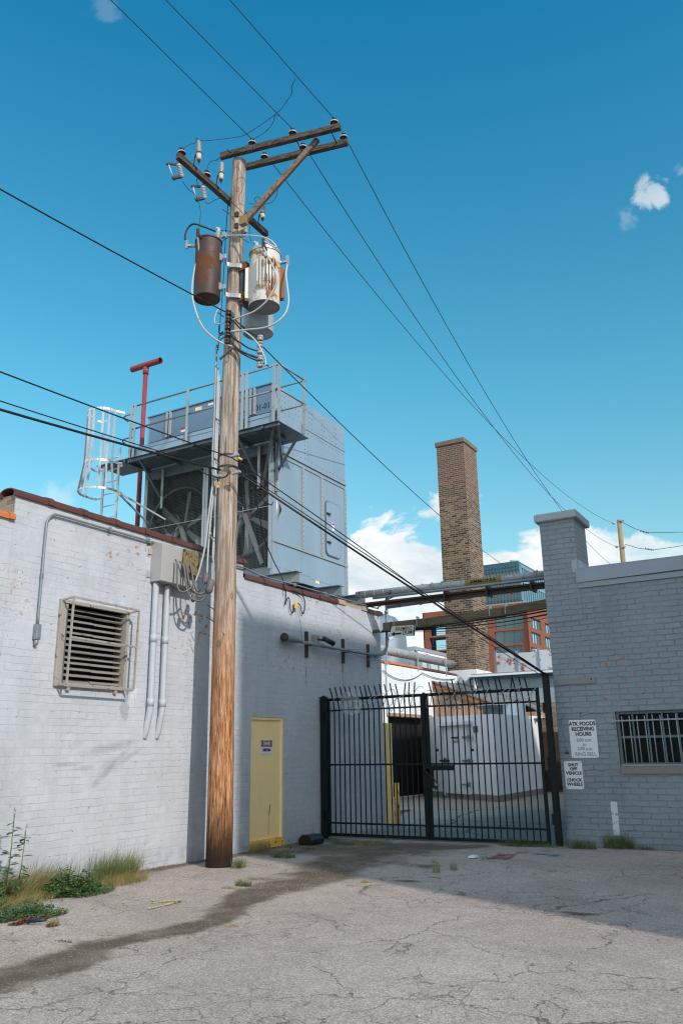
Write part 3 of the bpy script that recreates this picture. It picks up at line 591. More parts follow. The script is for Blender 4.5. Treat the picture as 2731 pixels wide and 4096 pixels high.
# black looped line with amber tag
mb = MB(); L = lambda a, b: (900 + a * .4464, 2200 + b * .4464)
mb.tube(bez([at('X', XA + .05, *L(*q)) for q in ((545, 370), (548, 440), (540, 490), (552, 450), (568, 425), (580, 460), (585, 530), (603, 565), (618, 530), (622, 490), (640, 478), (665, 484), (680, 510), (685, 550), (698, 572), (712, 540), (718, 480), (700, 420), (660, 385), (600, 360))], 4), .011, 6)
tag(mb.build('looped_cable', M['cable']), 'black cable in wavy loops below the lower coping', 'cable')
mb = MB(); p = at('X', XA + .07, *L(635, 495)); mb.box(p.x, p.x + .01, p.y - .06, p.y + .06, p.z - .07, p.z + .07); tag(mb.build('tag_plate', M['tag']), 'small amber tag hanging on the wavy black loops', 'tag')
mb = MB(); mb.tube(bez([at('X', XA + .05, *L(*q)) for q in ((645, 500), (655, 570), (672, 640), (680, 720), (690, 800))], 5), .004, 5); tag(mb.build('drop_wire', M['gcable']), 'thin dark wire hanging from the amber tag to the lamp', 'wire')
# signs
def rsign(name, label, y, x0, x1, z0, z1, th=.006, r=.03):
    root = empty(name, label, 'sign'); mb = MB(); P = []
    for cx, cz, a0 in ((x1 - r, z1 - r, 0), (x0 + r, z1 - r, 90), (x0 + r, z0 + r, 180), (x1 - r, z0 + r, 270)):
        for k in range(5): a = radians(a0 + 22.5 * k); P.append((cx + r * cos(a), y - th, cz + r * sin(a)))
    mb.prism(P, (0, th - .001, 0)); mb.build('panel', M['sign'], root)
    mb = MB()
    for cx in (x0 + .03, x1 - .03):
        for cz in (z0 + .03, z1 - .03): mb.cyl((cx, y - th - .003, cz), (cx, y - th + .001, cz), .007, 8)
    mb.build('screw', M['iron'], root); return root
YR = 15.3
s1 = rsign('receiving_sign', 'white sign reading ATK FOODS RECEIVING HOURS with faded lower lines', YR, -4.185, -3.705, 1.47, 2.125)
for s, z, sz, mt, bo, sx, x in (('ATK FOODS', 2.055, .082, 'ink', .0036, .93, -3.945), ('RECEIVING', 1.965, .082, 'ink', .0036, .90, -3.94), ('HOURS', 1.878, .082, 'ink', .0036, .93, -3.94), ('6:00 a.m.', 1.775, .07, 'inkf', .0024, .95, -3.935), ('to', 1.70, .066, 'inkf', .0024, 1, -3.935), ('2:00 p.m.', 1.628, .07, 'inkf', .0024, .95, -3.93), ('RING BELL', 1.533, .078, 'inkf', .0024, .92, -3.93)):
    text('lettering', s, sz * 1.12, (x, YR - .0075, z), '-Y', M[mt], s1, bo, .002, sx)
base(s1)
s2 = rsign('chock_sign', 'smaller white sign reading SHUT OFF VEHICLE CHOCK WHEELS', YR, -4.335, -4.015, .942, 1.417)
for s, z in (('SHUT', 1.352), ('OFF', 1.282), ('VEHICLE', 1.212), ('CHOCK', 1.095), ('WHEELS', 1.025)): text('lettering', s, .072, (-4.172, YR - .0075, z), '-Y', M['ink'], s2, .0032, .002, 1.02)
base(s2)
s3 = empty('danger_sign', 'small white and red DANGER AMMONIA sign on the yellow door', 'sign')
Y0 = 12.93; mb = MB(); mb.box(XA - .044, XA - .038, Y0 - .185, Y0 + .185, 1.53, 2.0)
dy = at('X', XA - .04, 1065, 2990); 
s3y0, s3y1, s3z0, s3z1 = at('X', XA - .04, 1042, 3018).y, at('X', XA - .04, 1089, 3018).y, at('X', XA - .04, 1043, 3018).z, at('X', XA - .04, 1043, 2960).z
mb = MB(); mb.box(XA - .044, XA - .038, s3y0, s3y1, s3z0, s3z1); mb.build('panel', M['sign'], s3)
cy = (s3y0 + s3y1) / 2; H = s3z1 - s3z0; W = s3y1 - s3y0
mb = MB(); mb.box(XA - .037, XA - .036, s3y0 + .01, s3y1 - .01, s3z1 - .46 * H, s3z1 - .03 * H); mb.build('black_band', M['ink'], s3)
def oval(a, b, x, mat, nm):
    mb = MB(); mb.prism([(x, cy + a * cos(2 * pi * k / 24), s3z1 - .245 * H + b * sin(2 * pi * k / 24)) for k in range(24)], (.0008, 0, 0)); mb.build(nm, mat, s3)
oval(W * .46, H * .195, XA - .0357, M['sign'], 'white_oval'); oval(W * .43, H * .17, XA - .0345, M['signred'], 'red_oval')
text('lettering', 'DANGER', H * .27, (XA - .032, cy, s3z1 - .245 * H), '+X', M['sign'], s3, .002, .001, .72); text('lettering', 'AMMONIA', H * .30, (XA - .0365, cy, s3z1 - .70 * H), '+X', M['ink'], s3, .003, .001, .68); base(s3)

# ------------------------------------------------------------------ right building
rb = empty('right_building', 'blue grey painted brick building at the right edge with a barred window and square chimney', 'building')
XL = -4.395; WN = (-3.355, -1.35, 1.33, 2.245); ZR = 4.66
mb = MB(); holes_wall(mb, 'Y', YR, XL, 8.0, -.1, ZR, [WN], .16)
mb.quad((XL, YR, -.1), (XL, YR + 16, -.1), (XL, YR + 16, ZR), (XL, YR, ZR)); mb.quad((8, YR, -.1), (8, YR + 16, -.1), (8, YR + 16, ZR), (8, YR, ZR)); mb.quad((XL, YR + 16, -.1), (8, YR + 16, -.1), (8, YR + 16, ZR), (XL, YR + 16, ZR))
mb.build('wall', M['wallR'], rb); MB().box(XL + .01, 7.99, YR + .02, YR + 15.9, ZR - .2, ZR - .02).build('roof', M['conc'], rb)
ch = MB().box(XL - .006, -3.74, YR - .012, YR + .85, 3.9, 5.86).build('chimney', M['wallR'], rb)
mb = MB(); mb.box(XL - .09, -3.66, YR - .09, YR + .94, 5.86, 6.02); mb.build('cap', M['capR'], ch, .02)
mb = MB(); mb.prism([(-3.74, YR - .02, 4.75), (-3.74, YR - .02, 5.05), (-3.66, YR - .02, 5.0), (-3.60, YR - .02, 4.80)], (0, .9, 0)); mb.box(-3.85, -3.735, YR - .03, YR + .3, 4.80, 5.05); mb.build('flashing', M['capR'], ch, .01)
mb = MB(); mb.prism([(-3.79, YR - .055, 4.60), (-1.86, YR - .055, 4.63), (-1.86, YR - .055, 4.86), (-3.79, YR - .055, 4.86)], (0, .05, 0)); mb.prism([(-1.9, YR - .075, 4.70), (8.0, YR - .075, 4.70), (8.0, YR - .075, 4.9), (-1.9, YR - .075, 4.88)], (0, .07, 0)); mb.box(-3.79, 8.0, YR - .05, YR + .6, 4.862, 4.882); mb.build('fascia', M['fascia'], rb, .003)
mb = MB(); mb.prism([(-3.77, YR - .035, 4.50), (8, YR - .035, 4.56), (8, YR - .035, 4.66), (-3.77, YR - .035, 4.598)], (0, .033, 0)); mb.build('trim_board', M['fasciaw'], rb, .003)
mb = MB(); mb.box(-3.35, WN[1] + .1, YR - .035, YR + .12, 1.195, 1.328); mb.build('window_sill', M['stone'], rb, .008)
wn = MB()
x0, x1, z0, z1 = WN; yb = YR + .10
wn.box(x0 + .004, x0 + .05, yb - .04, yb + .03, z0, z1); wn.box(x0 + .05, x1, yb - .04, yb + .03, z1 - .045, z1 - .003); wn.box(x0 + .05, x1, yb - .04, yb + .03, z0 + .003, z0 + .05); wn.box(x0 + .05, x1, yb - .03, yb + .02, 1.79, 1.83)
for k in range(8): xx = x0 + .05 + .245 * (k + 1) - .03; wn.box(xx, xx + .028, yb - .035, yb + .015, z0 + .05, 1.79); wn.box(xx, xx + .028, yb - .035, yb + .015, 1.83, z1 - .045)
w = wn.build('window', paintm('window frame paint', (.13, .17, .185), .6, .2, 8, chips=.05, chipc=(.16, .10, .05)), rb)
MB().box(x0 + .03, x1, yb + .03, yb + .036, z0 + .02, z1 - .02).build('window_glass', M['glassd'], w)
MB().box(x0 + .01, x1, YR + .155, YR + .9, z0 - .1, z1 + .1).build('dark_room', M['black'], w)
for k in range(15):
    xx = x0 + .115 + .128 * k; MB().cyl((xx, YR - .02, 1.355), (xx - .003, YR - .02, 2.17 + U(-.01, .01)), .0095, 8).build('window_bar', M['steelgrey' if 0 else 'fasciaw'], w)
mb = MB(); mb.box(x0 - .06, x1 + .3, YR - .035, YR - .027, 2.075, 2.1); mb.box(x0 + .03, x1 + .3, YR - .038, YR - .004, 1.33, 1.355); mb.build('bar_rail', M['fasciaw'], w)
mb = MB(); mb.box(XL, -3.62, YR - .022, YR - .001, 2.755, 2.865); mb.build('stone_band', paintm('grey stone band', (.22, .235, .24), .7, .12, 10), rb, .003); MB().cyl((-3.70, YR - .026, 2.83), (-3.70, YR - .02, 2.83), .016).build('band_bolt', M['iron'], rb)
t = NT('white stripe paint'); t.set(t.p.inputs['Alpha'], t.map(t.noise(14, 5, .7), .36, .42)); ws = t.fin((.58, .59, .63), .6, 0, t.bump(t.noise(30), .4, .01))
mb = MB(); mb.prism([(-3.585, YR - .004, .05), (-3.485, YR - .004, .05), (-3.475, YR - .004, .74), (-3.59, YR - .004, .745)], (0, .002, 0)); mb.build('painted_stripe', ws, rb)
mb = MB(); mb.box(XL, 8, YR - .03, YR - .001, -.05, .20); mb.build('footing', M['wallR'], rb, .01)
base(rb)
bl = empty('door_bell', 'round brass bell button left of the receiving sign', 'bell')
mb = MB(); mb.lathe([(.035, 0), (.035, .012), (.02, .02), (.02, .035), (.004, .04)], (-4.262, YR, 1.57), (0, -1, 0), 14); mb.build('button', metal('old brass', (.20, .16, .09), .4, .6), bl); mb = MB(); mb.tube(bez([(-4.262, YR - .01, 1.6), (-4.29, YR - .012, 1.72), (-4.28, YR - .01, 1.8), (-4.32, YR - .008, 2.1), (-4.29, YR - .01, 2.2)], 5), .003, 5); mb.build('bell_wire', M['gcable'], bl); base(bl)
mb = MB(); mb.tube(bez([(-3.97, YR - .01, 2.18), (-3.85, YR - .012, 2.215), (-3.75, YR - .01, 2.225), (-3.45, YR - .012, 2.23)], 5), .004, 5); tag(mb.build('wall_wire', M['gcable']), 'short thin wire stapled above the receiving sign', 'wire')

# ------------------------------------------------------------------ gates
YG = 15.1
for X0, X1, z, y0, y1, lab in ((-9.19, -9.08, 2.72, 14.86, 14.98, 'dark square gate post with a cap against the shaded pale wall'), (-4.53, -4.425, 2.93, 15.04, 15.15, 'tall dark gate post in front of the blue grey building')):
    p = empty('gate_post', lab, 'post', 'two gate posts'); MB().box(X0, X1, y0, y1, -.05, z).build('post', M['gate'], p, .006); mb = MB()
    mb.prism([(X0 - .012, y0 - .012, z), (X1 + .012, y0 - .012, z), (X1 + .012, y1 + .012, z), (X0 - .012, y1 + .012, z)], (0, 0, .02)); mb.add([(X0, y0, z + .02), (X1, y0, z + .02), (X1, y1, z + .02), (X0, y1, z + .02), ((X0 + X1) / 2, (y0 + y1) / 2, z + .06)], [(0, 1, 4), (1, 2, 4), (2, 3, 4), (3, 0, 4)]); mb.build('post_cap', M['gate'], p)
    hx = X1 if X0 < -8 else X0
    for zz in (.45, 1.4, 2.35): MB().box(hx - .03, hx + .05 if X0 < -8 else hx + .0, y0 - .0, y0 + .08, zz - .09, zz + .09).build('hinge', M['gate'], p)
    base(p)
def leaf(X0, X1, n, lab, bends):
    g = empty('gate_leaf', lab, 'gate', 'two leaves of the driveway gate')
    mb = MB(); mb.box(X0, X0 + .055, YG - .03, YG + .03, .03, 2.72); mb.box(X1 - .055, X1, YG - .03, YG + .03, .03, 2.72); mb.box(X0 + .055, X1 - .055, YG - .03, YG + .03, .03, .085); mb.box(X0 + .055, X1 - .055, YG - .03, YG + .03, 2.665, 2.72); mb.build('frame', M['gate'], g, .003)
    for z in (.26, 1.375, 2.455): MB().box(X0 + .055, X1 - .055, YG - .02, YG + .02, z, z + .032).build('rail', M['gate'], g)
    for k in range(n):
        x = X0 + .055 + (X1 - X0 - .11) * (k + 1) / (n + 1); b = bends(k); j = U(-.012, .012); r = .0095
        mb = MB(); pts = [(x, YG, .06), (x + j * .3, YG, 2.47), (x + j, YG - .035, 2.60), (x + j + b[0] * .5, YG - .065, 2.74), (x + j + b[0], YG - .15 - b[1], 2.93 + b[2])]
        for a, c in zip(pts[:-1], pts[1:]): mb.bar(a, c, .019, .019, (0, 1, 0))
        mb.build('picket', M['gate'], g)
    return g
g1 = leaf(-9.16, -6.955, 17, 'left leaf of the black picket gate, next to the pale wall', lambda k: (U(-.03, .0), 0, U(-.02, .02)) if k < 14 else (U(.02, .05), -.1, .02))
g2 = leaf(-6.91, -4.63, 17, 'right leaf of the black picket gate, carrying the latch', lambda k: (U(-.03, .0), 0, U(-.02, .02)) if k not in (13,) else (.06, -.12, .04))
MB().box(-6.95, -6.915, YG - .045, YG + .02, .03, 2.74).build('meeting_bar', M['gate'], g1)
mb = MB(); mb.box(-6.95, -6.35, YG - .05, YG - .03, 1.275, 1.37); mb.box(-6.93, -6.78, YG - .06, YG - .03, .95, 1.3); mb.box(-6.98, -6.86, YG - .06, YG - .04, 1.22, 1.42); mb.build('latch_plate', M['gate'], g2)
base(g1); base(g2)
cn = empty('lock_chain', 'dark chain with padlock hanging where the two gate leaves meet', 'chain'); pts = [(-6.98, YG - .06, 1.42), (-6.95, YG - .08, 1.3), (-6.85, YG - .09, 1.2), (-6.76, YG - .09, 1.12), (-6.72, YG - .08, 1.06)]
P = bez(pts, 5)
mb = MB()
for i in range(len(P) - 1):
    mm_ = (P[i] + P[i + 1]) / 2; d = (P[i + 1] - P[i]).normalized(); s = d.cross(Vector((0, 1, 0))).normalized() if i % 2 else Vector((0, 1, 0))
    mb.tube([mm_ + d * .022 * cos(2 * pi * k / 8) + s * .011 * sin(2 * pi * k / 8) for k in range(9)], .0045, 5, False)
mb.build('chain_links', M['iron'], cn); mb = MB(); mb.box(-6.76, -6.69, YG - .10, YG - .065, .93, 1.0); mb.build('padlock_body', M['blackp'], cn, .006); MB().tube([(-6.745 + .02 - .02 * cos(pi * k / 8), YG - .082, 1.0 + .035 * sin(pi * k / 8)) for k in range(9)], .005, 6).build('shackle', M['galv'], cn); base(cn)
for a, b, lab in ((-9.05, -7.0, 'tangled barbed wire coil along the top of the left gate leaf'), (-6.9, -4.62, 'tangled barbed wire coil along the top of the right gate leaf')):
    mb = MB(); n = 9 if b < -6.5 else 10; pts = []
    for k in range(n * 12):
        u = k / (n * 12 - 1); th = 2 * pi * n * u + .6 * sin(9 * u); r = .17 + .05 * sin(k * .37) + .03 * sin(k * .91)
        pts.append((a + (b - a) * u + .05 * sin(k * .53) + .07 * cos(th), YG - .06 + r * .5 * sin(th), 2.60 + .03 * sin(k * .13) + r * cos(th)))
    mb.tube(pts, .006, 5)
    for k in range(4, len(pts), 5): p = Vector(pts[k]); mb.bar(p - Vector((U(-.03, .03), 0, .025)), p + Vector((U(-.03, .03), 0, .025)), .004, .004)
    tag(mb.build('barbed_wire', M['galv']), lab, 'barbed wire', 'barbed wire on the gate')
def rag(mb, c, w, h, seed, n=7):
    g = [[Vector((c[0] + w * (i / n - .5) * (1 + .3 * noise.noise(Vector((i * .5, j * .5, seed)))), c[1] + .12 * noise.noise(Vector((i * .6, j * .6, seed + 5))), c[2] + h * (j / n - .5) + .12 * noise.noise(Vector((i * .7, j * .4, seed + 9))))) for i in range(n + 1)] for j in range(n + 1)]
    for j in range(n):
        for i in range(n):
            if (i - n / 2) ** 2 + (j - n / 2) ** 2 < (n * .56) ** 2: mb.quad(g[j][i], g[j][i + 1], g[j + 1][i + 1], g[j + 1][i])
mb = MB(); rag(mb, (-8.55, YG - .12, 2.60), .42, .45, 1); tag(mb.build('plastic_bag', M['film']), 'torn clear plastic film caught in the barbed wire on the left leaf', 'plastic bag')
mb = MB(); rag(mb, (-6.02, YG - .1, 2.80), .40, .30, 4); rag(mb, (-6.35, YG - .1, 2.55), .35, .25, 6); t = NT('dark plastic film'); t.p.inputs['Alpha'].default_value = .45; tag(mb.build('plastic_bag', t.fin((.10, .12, .12), .3)), 'torn dark plastic film caught over the right leaf', 'plastic bag')
mb = MB(); c = at('X', XA + .24, 530, 2810); g0 = []
for j in range(8): g0.append([(XA + .22 + .05 * sin(i * 1.2 + j), 9.16 + .05 * i + .03 * sin(j), 2.78 - .065 * j + .02 * sin(i * 2 + j)) for i in range(4 if j > 2 else 4)])
for j in range(7):
    for i in range(3): mb.quad(g0[j][i], g0[j][i + 1], g0[j + 1][i + 1], g0[j + 1][i])
tag(mb.build('plastic_film', M['film']), 'thin plastic film flapping from the lower right corner of the louvre guard', 'plastic film')
# ------------------------------------------------------------------ utility pole
def K(x, y): return (650 + x * .3189, 500 + y * .3189)
def C5(x, y): return (700 + x * .3189, 850 + y * .3189)
def C2(x, y): return (850 + x * .3827, 350 + y * .3827)
def C3(x, y): return (750 + x * .2551, 1200 + y * .2551)
PX = lambda z: -8.465 + max(0, z - 7) * .0165
PR = lambda z: .205 - .0057 * z
up = empty('utility_pole', 'tall weathered wooden utility pole standing before the pale wall, stained orange near its foot', 'utility pole')
mb = MB(); n = 28; zs = [-.05 + i * .2 for i in range(65)]; vs = []
for z in zs:
    for j in range(n):
        a = 2 * pi * j / n; r = PR(z) * (1 + .025 * noise.noise(Vector((cos(a) * 2.2, sin(a) * 2.2, z * .6))) + .02 * noise.noise(Vector((cos(a) * 7, sin(a) * 7, z * .35)))); vs.append((PX(z) + r * cos(a), 10.72 + r * sin(a), z))
mb.add(vs, [(i * n + j, i * n + (j + 1) % n, (i + 1) * n + (j + 1) % n, (i + 1) * n + j) for i in range(64) for j in range(n)], True); mb.add(vs[-n:], [tuple(range(n))]); mb.build('pole', M['pole'], up)
ad = Vector((.976, .2165, 0)); pd = Vector((-.2165, .976, 0))
ZA = 12.83
f0, f1 = Vector((-8.65, 10.49, ZA)), Vector((-6.25, 11.02, ZA)); b0, b1 = Vector((-8.60, 10.944, ZA - .0)), Vector((-6.34, 11.44, ZA - .0))
a1 = MB().bar(f0, f1, .095, .12).build('crossarm', M['arm'], up, .006); a2 = MB().bar(b0, b1, .095, .12).build('crossarm', M['arm'], up, .006)
for q in (.25, 1.9, 2.3): p = f0 + ad * q; MB().cyl(p - pd * .06, p + pd * .02, .016, 6).build('bolt', M['iron'], a1)
for q in (1.55, 2.25): MB().cyl(f0 + ad * q - pd * .05, f0 + ad * q + pd * .45, .012, 6).build('spacer_bolt', M['iron'], a1)
for x in (-8.42,): MB().cyl((x, 10.4, ZA), (x, 11.0, ZA), .014, 6).build('through_bolt', M['iron'], a2)
br0 = at('Y', 10.50, *K(1015, 1225)); br1 = at('Z', ZA - .02, *C2(1098, 545)); br = MB().bar(br0, br1, .085, .10).build('brace', M['brace'], up, .006)
MB().box(br0.x - .06, br0.x + .09, br0.y - .06, br0.y + .04, br0.z - .06, br0.z + .12).build('brace_bracket', metal('brassy bracket', (.30, .20, .08), .6, .3, .3, 9), br)
def insul(parent, p, s=1., nm='insulator'):
    o = MB().lathe([(.012, -.02), (.012, .05), (.03, .05), (.035, .075), (.075, .065), (.078, .085), (.06, .11), (.04, .115)], p, n=14) if False else None
    mb = MB(); P = lambda r, h: (r * s, h * s)
    mb.lathe([P(.014, 0), P(.014, .05)], p); mb.cur = 2; mb.lathe([P(.02, .03), P(.04, .035), P(.045, .055), P(.06, .05), P(.074, .058)], p, n=16); mb.cur = 1; mb.lathe([P(.074, .058), P(.082, .062), P(.080, .078), P(.06, .088)], p, n=16); mb.cur = 2; mb.lathe([P(.06, .088), P(.045, .095), P(.05, .105), P(.042, .12), P(.034, .125), P(.034, .14), P(.045, .145), P(.042, .16), P(.005, .168)], p, n=14)
    return mb.build(nm, [M['iron'], M['porcw'], M['porcd']], parent)
FI = [f0 + ad * q + Vector((0, 0, .06)) for q in (.66, 1.50, 2.33)]; BI = [b0 + ad * q + Vector((0, 0, .06)) for q in (.59, 1.40, 2.23)]
for p in FI + BI: insul(up, p)
# lower arm along the alley
LX, LZ = -8.585, 11.92
la = MB().box(LX - .05, LX + .05, 9.22, 11.95, LZ - .06, LZ + .06).build('lower_crossarm', M['arml'], up, .006)
LI = [Vector((LX, 9.32, LZ + .06)), Vector((LX, 10.02, LZ + .06)), Vector((LX, 11.02, LZ + .06))]
for p in LI: insul(up, p)
for zz in (11.2, 11.45): MB().box(PX(zz) + .04, PX(zz) + .12, 10.58, 10.62, zz - .05, zz + .05).build('step_lug', M['iron'], up)
def arrester(p0, p1, lab):
    """ribbed beige cylinder hung from an iron hook on the lower arm"""
    r = empty('lightning_arrester', lab, 'arrester', 'lightning arresters on the lower arm'); L = (p0 - p1).length; d = (p0 - p1).normalized(); pr = []
    for k in range(13): h = L * (.42 + .5 * k / 13); pr += [(.034, h), (.046, h + L * .012), (.034, h + L * .026)]
    mb = MB(); mb.lathe([(.005, L * .96), (.022, L * .95), (.034, L * .93)] + pr[::-1], p1, d, 14); mb.build('ribbed_body', M['porc'], r)
    mb = MB(); mb.lathe([(.004, L * .13), (.034, L * .14), (.046, L * .17), (.046, L * .42), (.034, L * .43)], p1, d, 14); mb.build('lower_body', M['poly'], r)
    mb = MB(); mb.lathe([(.004, -.02), (.012, 0), (.016, L * .06), (.026, L * .07), (.03, L * .14)], p1, d, 10); mb.build('terminal', M['iron'], r)
    mid = p1 + d * L * .43; mb = MB(); mb.lathe([(.05, -.012), (.056, 0), (.05, .014)], mid, d, 12); h = Vector((LX + .05, mid.y, LZ + .02)); mb.tube(bez([mid, mid + (h - mid) * .45 + Vector((0, 0, .03)), Vector((mid.x * .3 + h.x * .7, mid.y, mid.z)), h], 4), .012, 6); mb.build('hook', M['iron'], r); return base(r)
XA1 = -8.42
for (a, b), lab, X in (((K(457, 185), K(458, 480)), 'beige ribbed arrester nearest the left tip of the lower arm', XA1), ((K(745, 460), K(733, 722)), 'beige ribbed arrester just left of the pole', XA1), ((K(1258, 985), K(1255, 1205)), 'ribbed arrester right of the pole under the brace', XA1)):
    arrester(at('X', X, *a), at('X', X, *b), lab)
def cutout(p0, p1, lab):
    r = empty('fuse_cutout', lab, 'fuse cutout', 'fuse cutouts under the lower arm'); d = (p0 - p1).normalized(); L = (p0 - p1).length; pr = []
    for k in range(7): h = L * (.1 + .8 * k / 7); pr += [(.034, h), (.052, h + .018), (.034, h + .034)]
    mb = MB(); mb.lathe([(.01, 0), (.035, .01)] + pr + [(.035, L * .97), (.012, L)], p1, d, 12); mb.build('ribbed_body', M['porc'], r); o = Vector((-.11, -.13, 0))
    mb = MB(); mb.tube([p1 + o * .9 + Vector((0, 0, -.04)), p0 + o * 1.1 - d * L * .18], .014, 8); mb.build('fuse_tube', M['pipewhite'], r)
    mb = MB(); mb.bar(p0 - d * .02, p0 + o * 1.1 - d * L * .15, .03, .035); mb.bar(p1 + d * .02, p1 + o + Vector((0, 0, -.05)), .045, .05); mb.ball(p1 + o * .8 + Vector((0, 0, -.05)), .035); mb.ball(p0 + o * 1.2 - d * L * .2, .025); mb.build('clamps', M['iron'], r)
    m_ = p1 + d * L * .55; h = Vector((LX - .03, m_.y, LZ - .06)); mb = MB(); mb.tube(bez([m_, m_ + Vector((.0, 0, .05)) + (h - m_) * .4, Vector((h.x, h.y, m_.z + .08)), h], 4), .014, 6); mb.build('hook', M['iron'], r); return base(r)
for a, b, lab in ((K(200, 485), K(245, 660), 'grey fuse cutout hanging at the left tip of the lower arm'), (K(505, 765), K(530, 930), 'grey fuse cutout hanging midway between arm tip and pole'), (K(1030, 1235), K(1045, 1355), 'small grey fuse cutout right of the pole under the brace foot')):
    cutout(at('X', LX - .02, *a), at('X', LX - .02, *b), lab)
# steps, straps and number on the pole
for z, s in ((11.55, -1), (9.35, -1), (7.3, -1), (6.55, -1), (5.15, -1), (3.95, -1), (3.75, -1)):
    MB().tube([(PX(z) + s * .10, 10.72 - PR(z) * .9, z - .02), (PX(z) - .19, 10.50, z + .06)], .009, 6).build('pole_step', M['iron'], up)
for z in (6.63, 6.42): MB().lathe([(PR(z) + .004, -.02), (PR(z) + .008, 0), (PR(z) + .004, .02)], (PX(z), 10.72, z), n=20).build('strap', M['iron'], up)
p = at('Y', 10.72 - PR(3.6), 912, 2526); text('number', '7', .12, (p.x - .02, 10.72 - PR(3.6) - .012, p.z), '-Y', M['alum'], up, .003, .004)
sp1 = empty('secondary_rack', 'upright stack of spool insulators on the front of the pole below the transformers', 'insulator rack')
def spools(root, x, y, zt, zb, n, clr):
    MB().cyl((x, y, zb - .05), (x, y, zt + .04), .014, 8).build('rod', M['orange'], root)
    for k in range(n):
        z = zt - (zt - zb) * k / (n - 1); MB().lathe([(.02, -.045), (.055, -.04), (.06, -.02), (.035, -.006), (.035, .006), (.06, .02), (.055, .04), (.02, .045)], (x, y, z), n=14).build('spool', clr, root)
q0, q1 = at('Y', 10.40, *C3(642, 205)), at('Y', 10.40, *C3(640, 655)); spools(sp1, q0.x, 10.40, q0.z, q1.z, 5, M['porcd']); MB().box(q0.x - .02, q0.x + .02, 10.46, 10.56, q1.z - .06, q0.z + .06).build('back_plate', M['dgalv'], sp1); base(sp1)
sp2 = empty('spreader_rack', 'stack of spool insulators held out right of the pole under the grey transformer', 'insulator rack'); q2, q3 = at('Y', 10.75, *C3(1140, 600)), at('Y', 10.75, *C3(1130, 1020)); spools(sp2, q2.x, 10.75, q2.z, q3.z, 5, M['porc']); base(sp2)
base(up)
def ln(name, lab, cat, pts, r, mat, group=None, n=6, k=6):
    return tag(MB().tube(bez(pts, k), r, n).build(name, mat), lab, cat, group)
Y = lambda y, *q: at('Y', y, *q)
ln('spreader_strap', 'flat dark strap running from the pole to the spool stack on its right', 'strap', [Y(10.48, *C3(640, 545)), Y(10.5, *C3(700, 660)), Y(10.55, *C3(760, 740)), Y(10.65, *C3(900, 830)), Y(10.75, *C3(1140, 925))], .022, M['iron'])
# ------------------------------------------------------------------ transformers
def tank(name, lab, cx, cy, z0, z1, r, mat, bot, lidm):
    R_ = empty(name, lab, 'transformer', 'transformers clustered round the pole')
    mb = MB(); mb.lathe([(r * .98, 0), (r, .015), (r, z1 - z0 - .04)], (cx, cy, z0), n=36); mb.build('tank_body', mat, R_)
    mb = MB(); mb.lathe([(.001, .03), (r * .93, .03), (r * .96, 0), (r * .985, 0)], (cx, cy, z0), n=36); mb.build('tank_bottom', bot, R_)
    mb = MB(); mb.lathe([(r, -.04), (r + .016, -.035), (r + .016, -.01), (r * .96, .01), (r * .6, .045), (.001, .06)], (cx, cy, z1), n=36); mb.build('lid', lidm, R_); return R_
def bushing(R_, p, d, s=1., m_='porc'):
    d = Vector(d).normalized(); pr = [(.04 * s, 0)]
    for k in range(5): pr += [(.036 * s, .02 * s + .034 * k * s), (.062 * s - .003 * k, .034 * s + .034 * k * s), (.034 * s, .046 * s + .034 * k * s)]
    b = MB().lathe(pr + [(.032 * s, .2 * s), (.03 * s, .24 * s), (.004, .25 * s)], p, d, 14).build('bushing', M[m_], R_); p = Vector(p); MB().ball(p + d * .24 * s + Vector((-.03, -.02, 0)), .03 * s).build('cap', M['galv'], b)
def lug(R_, p, d, s=1., mat='iron'):
    p = Vector(p); d = Vector(d).normalized(); e = p + d * .13 * s
    mb = MB(); mb.cyl(p - d * .03, p + d * .05, .03 * s, 10); mb.bar(p + d * .05, e, .05 * s, .03 * s); mb.bar(e - Vector((0, 0, .05 * s)), e + Vector((0, 0, .11 * s)), .035 * s, .04 * s); mb.build('terminal_lug', M[mat], R_); return e
c1 = (-8.63, 10.20); zt, zb = Y(c1[1], 818, 975).z, Y(c1[1], 812, 1203).z
t1 = tank('rusty_transformer', 'dark rusty cylindrical transformer left of the pole', c1[0], c1[1], zb, zt, .238, M['rustT'], M['rustT'], M['rustT'])
bushing(t1, (c1[0] + .14, c1[1] + .06, zt + .03), (.12, .05, 1)); e1 = lug(t1, (c1[0] - .2, c1[1] - .15, zt - .10), (-.85, -.5, 0), 1.1, 'galv'); e2 = lug(t1, (c1[0] + .02, c1[1] - .23, zt - .06), (.1, -1, 0), 1.)
for z in (zt - .37, zb + .22): MB().box(c1[0] + .215, c1[0] + .25, c1[1] + .03, c1[1] + .12, z - .07, z + .07).build('hanger_lug', M['galvb'], t1)
base(t1)
c2 = (-7.80, 10.82); zt2, zb2 = Y(c2[1], 1056, 1018).z, Y(c2[1], 1050, 1232).z
t2 = tank('finned_transformer', 'white finned transformer streaked with orange rust, right of the pole', c2[0], c2[1], zb2, zt2, .285, M['whiteT'], M['tankbot'], M['whiteT'])
mb = MB()
for k, ang in enumerate((-78, -68, -58, -48, -38, -28, -18)):
    a = radians(ang); u = Vector((cos(a), sin(a), 0)); w_ = Vector((-sin(a), cos(a), 0)) * .009; p = Vector((c2[0], c2[1], 0)); z0_, z1_ = zb2 + .16, zt2 - .24
    mb.prism([p + u * .27 + Vector((0, 0, z0_ + .02)) - w_, p + u * .345 + Vector((0, 0, z0_ + .10)) - w_, p + u * .345 + Vector((0, 0, z1_ - .05)) - w_, p + u * .27 + Vector((0, 0, z1_)) - w_], w_ * 2)
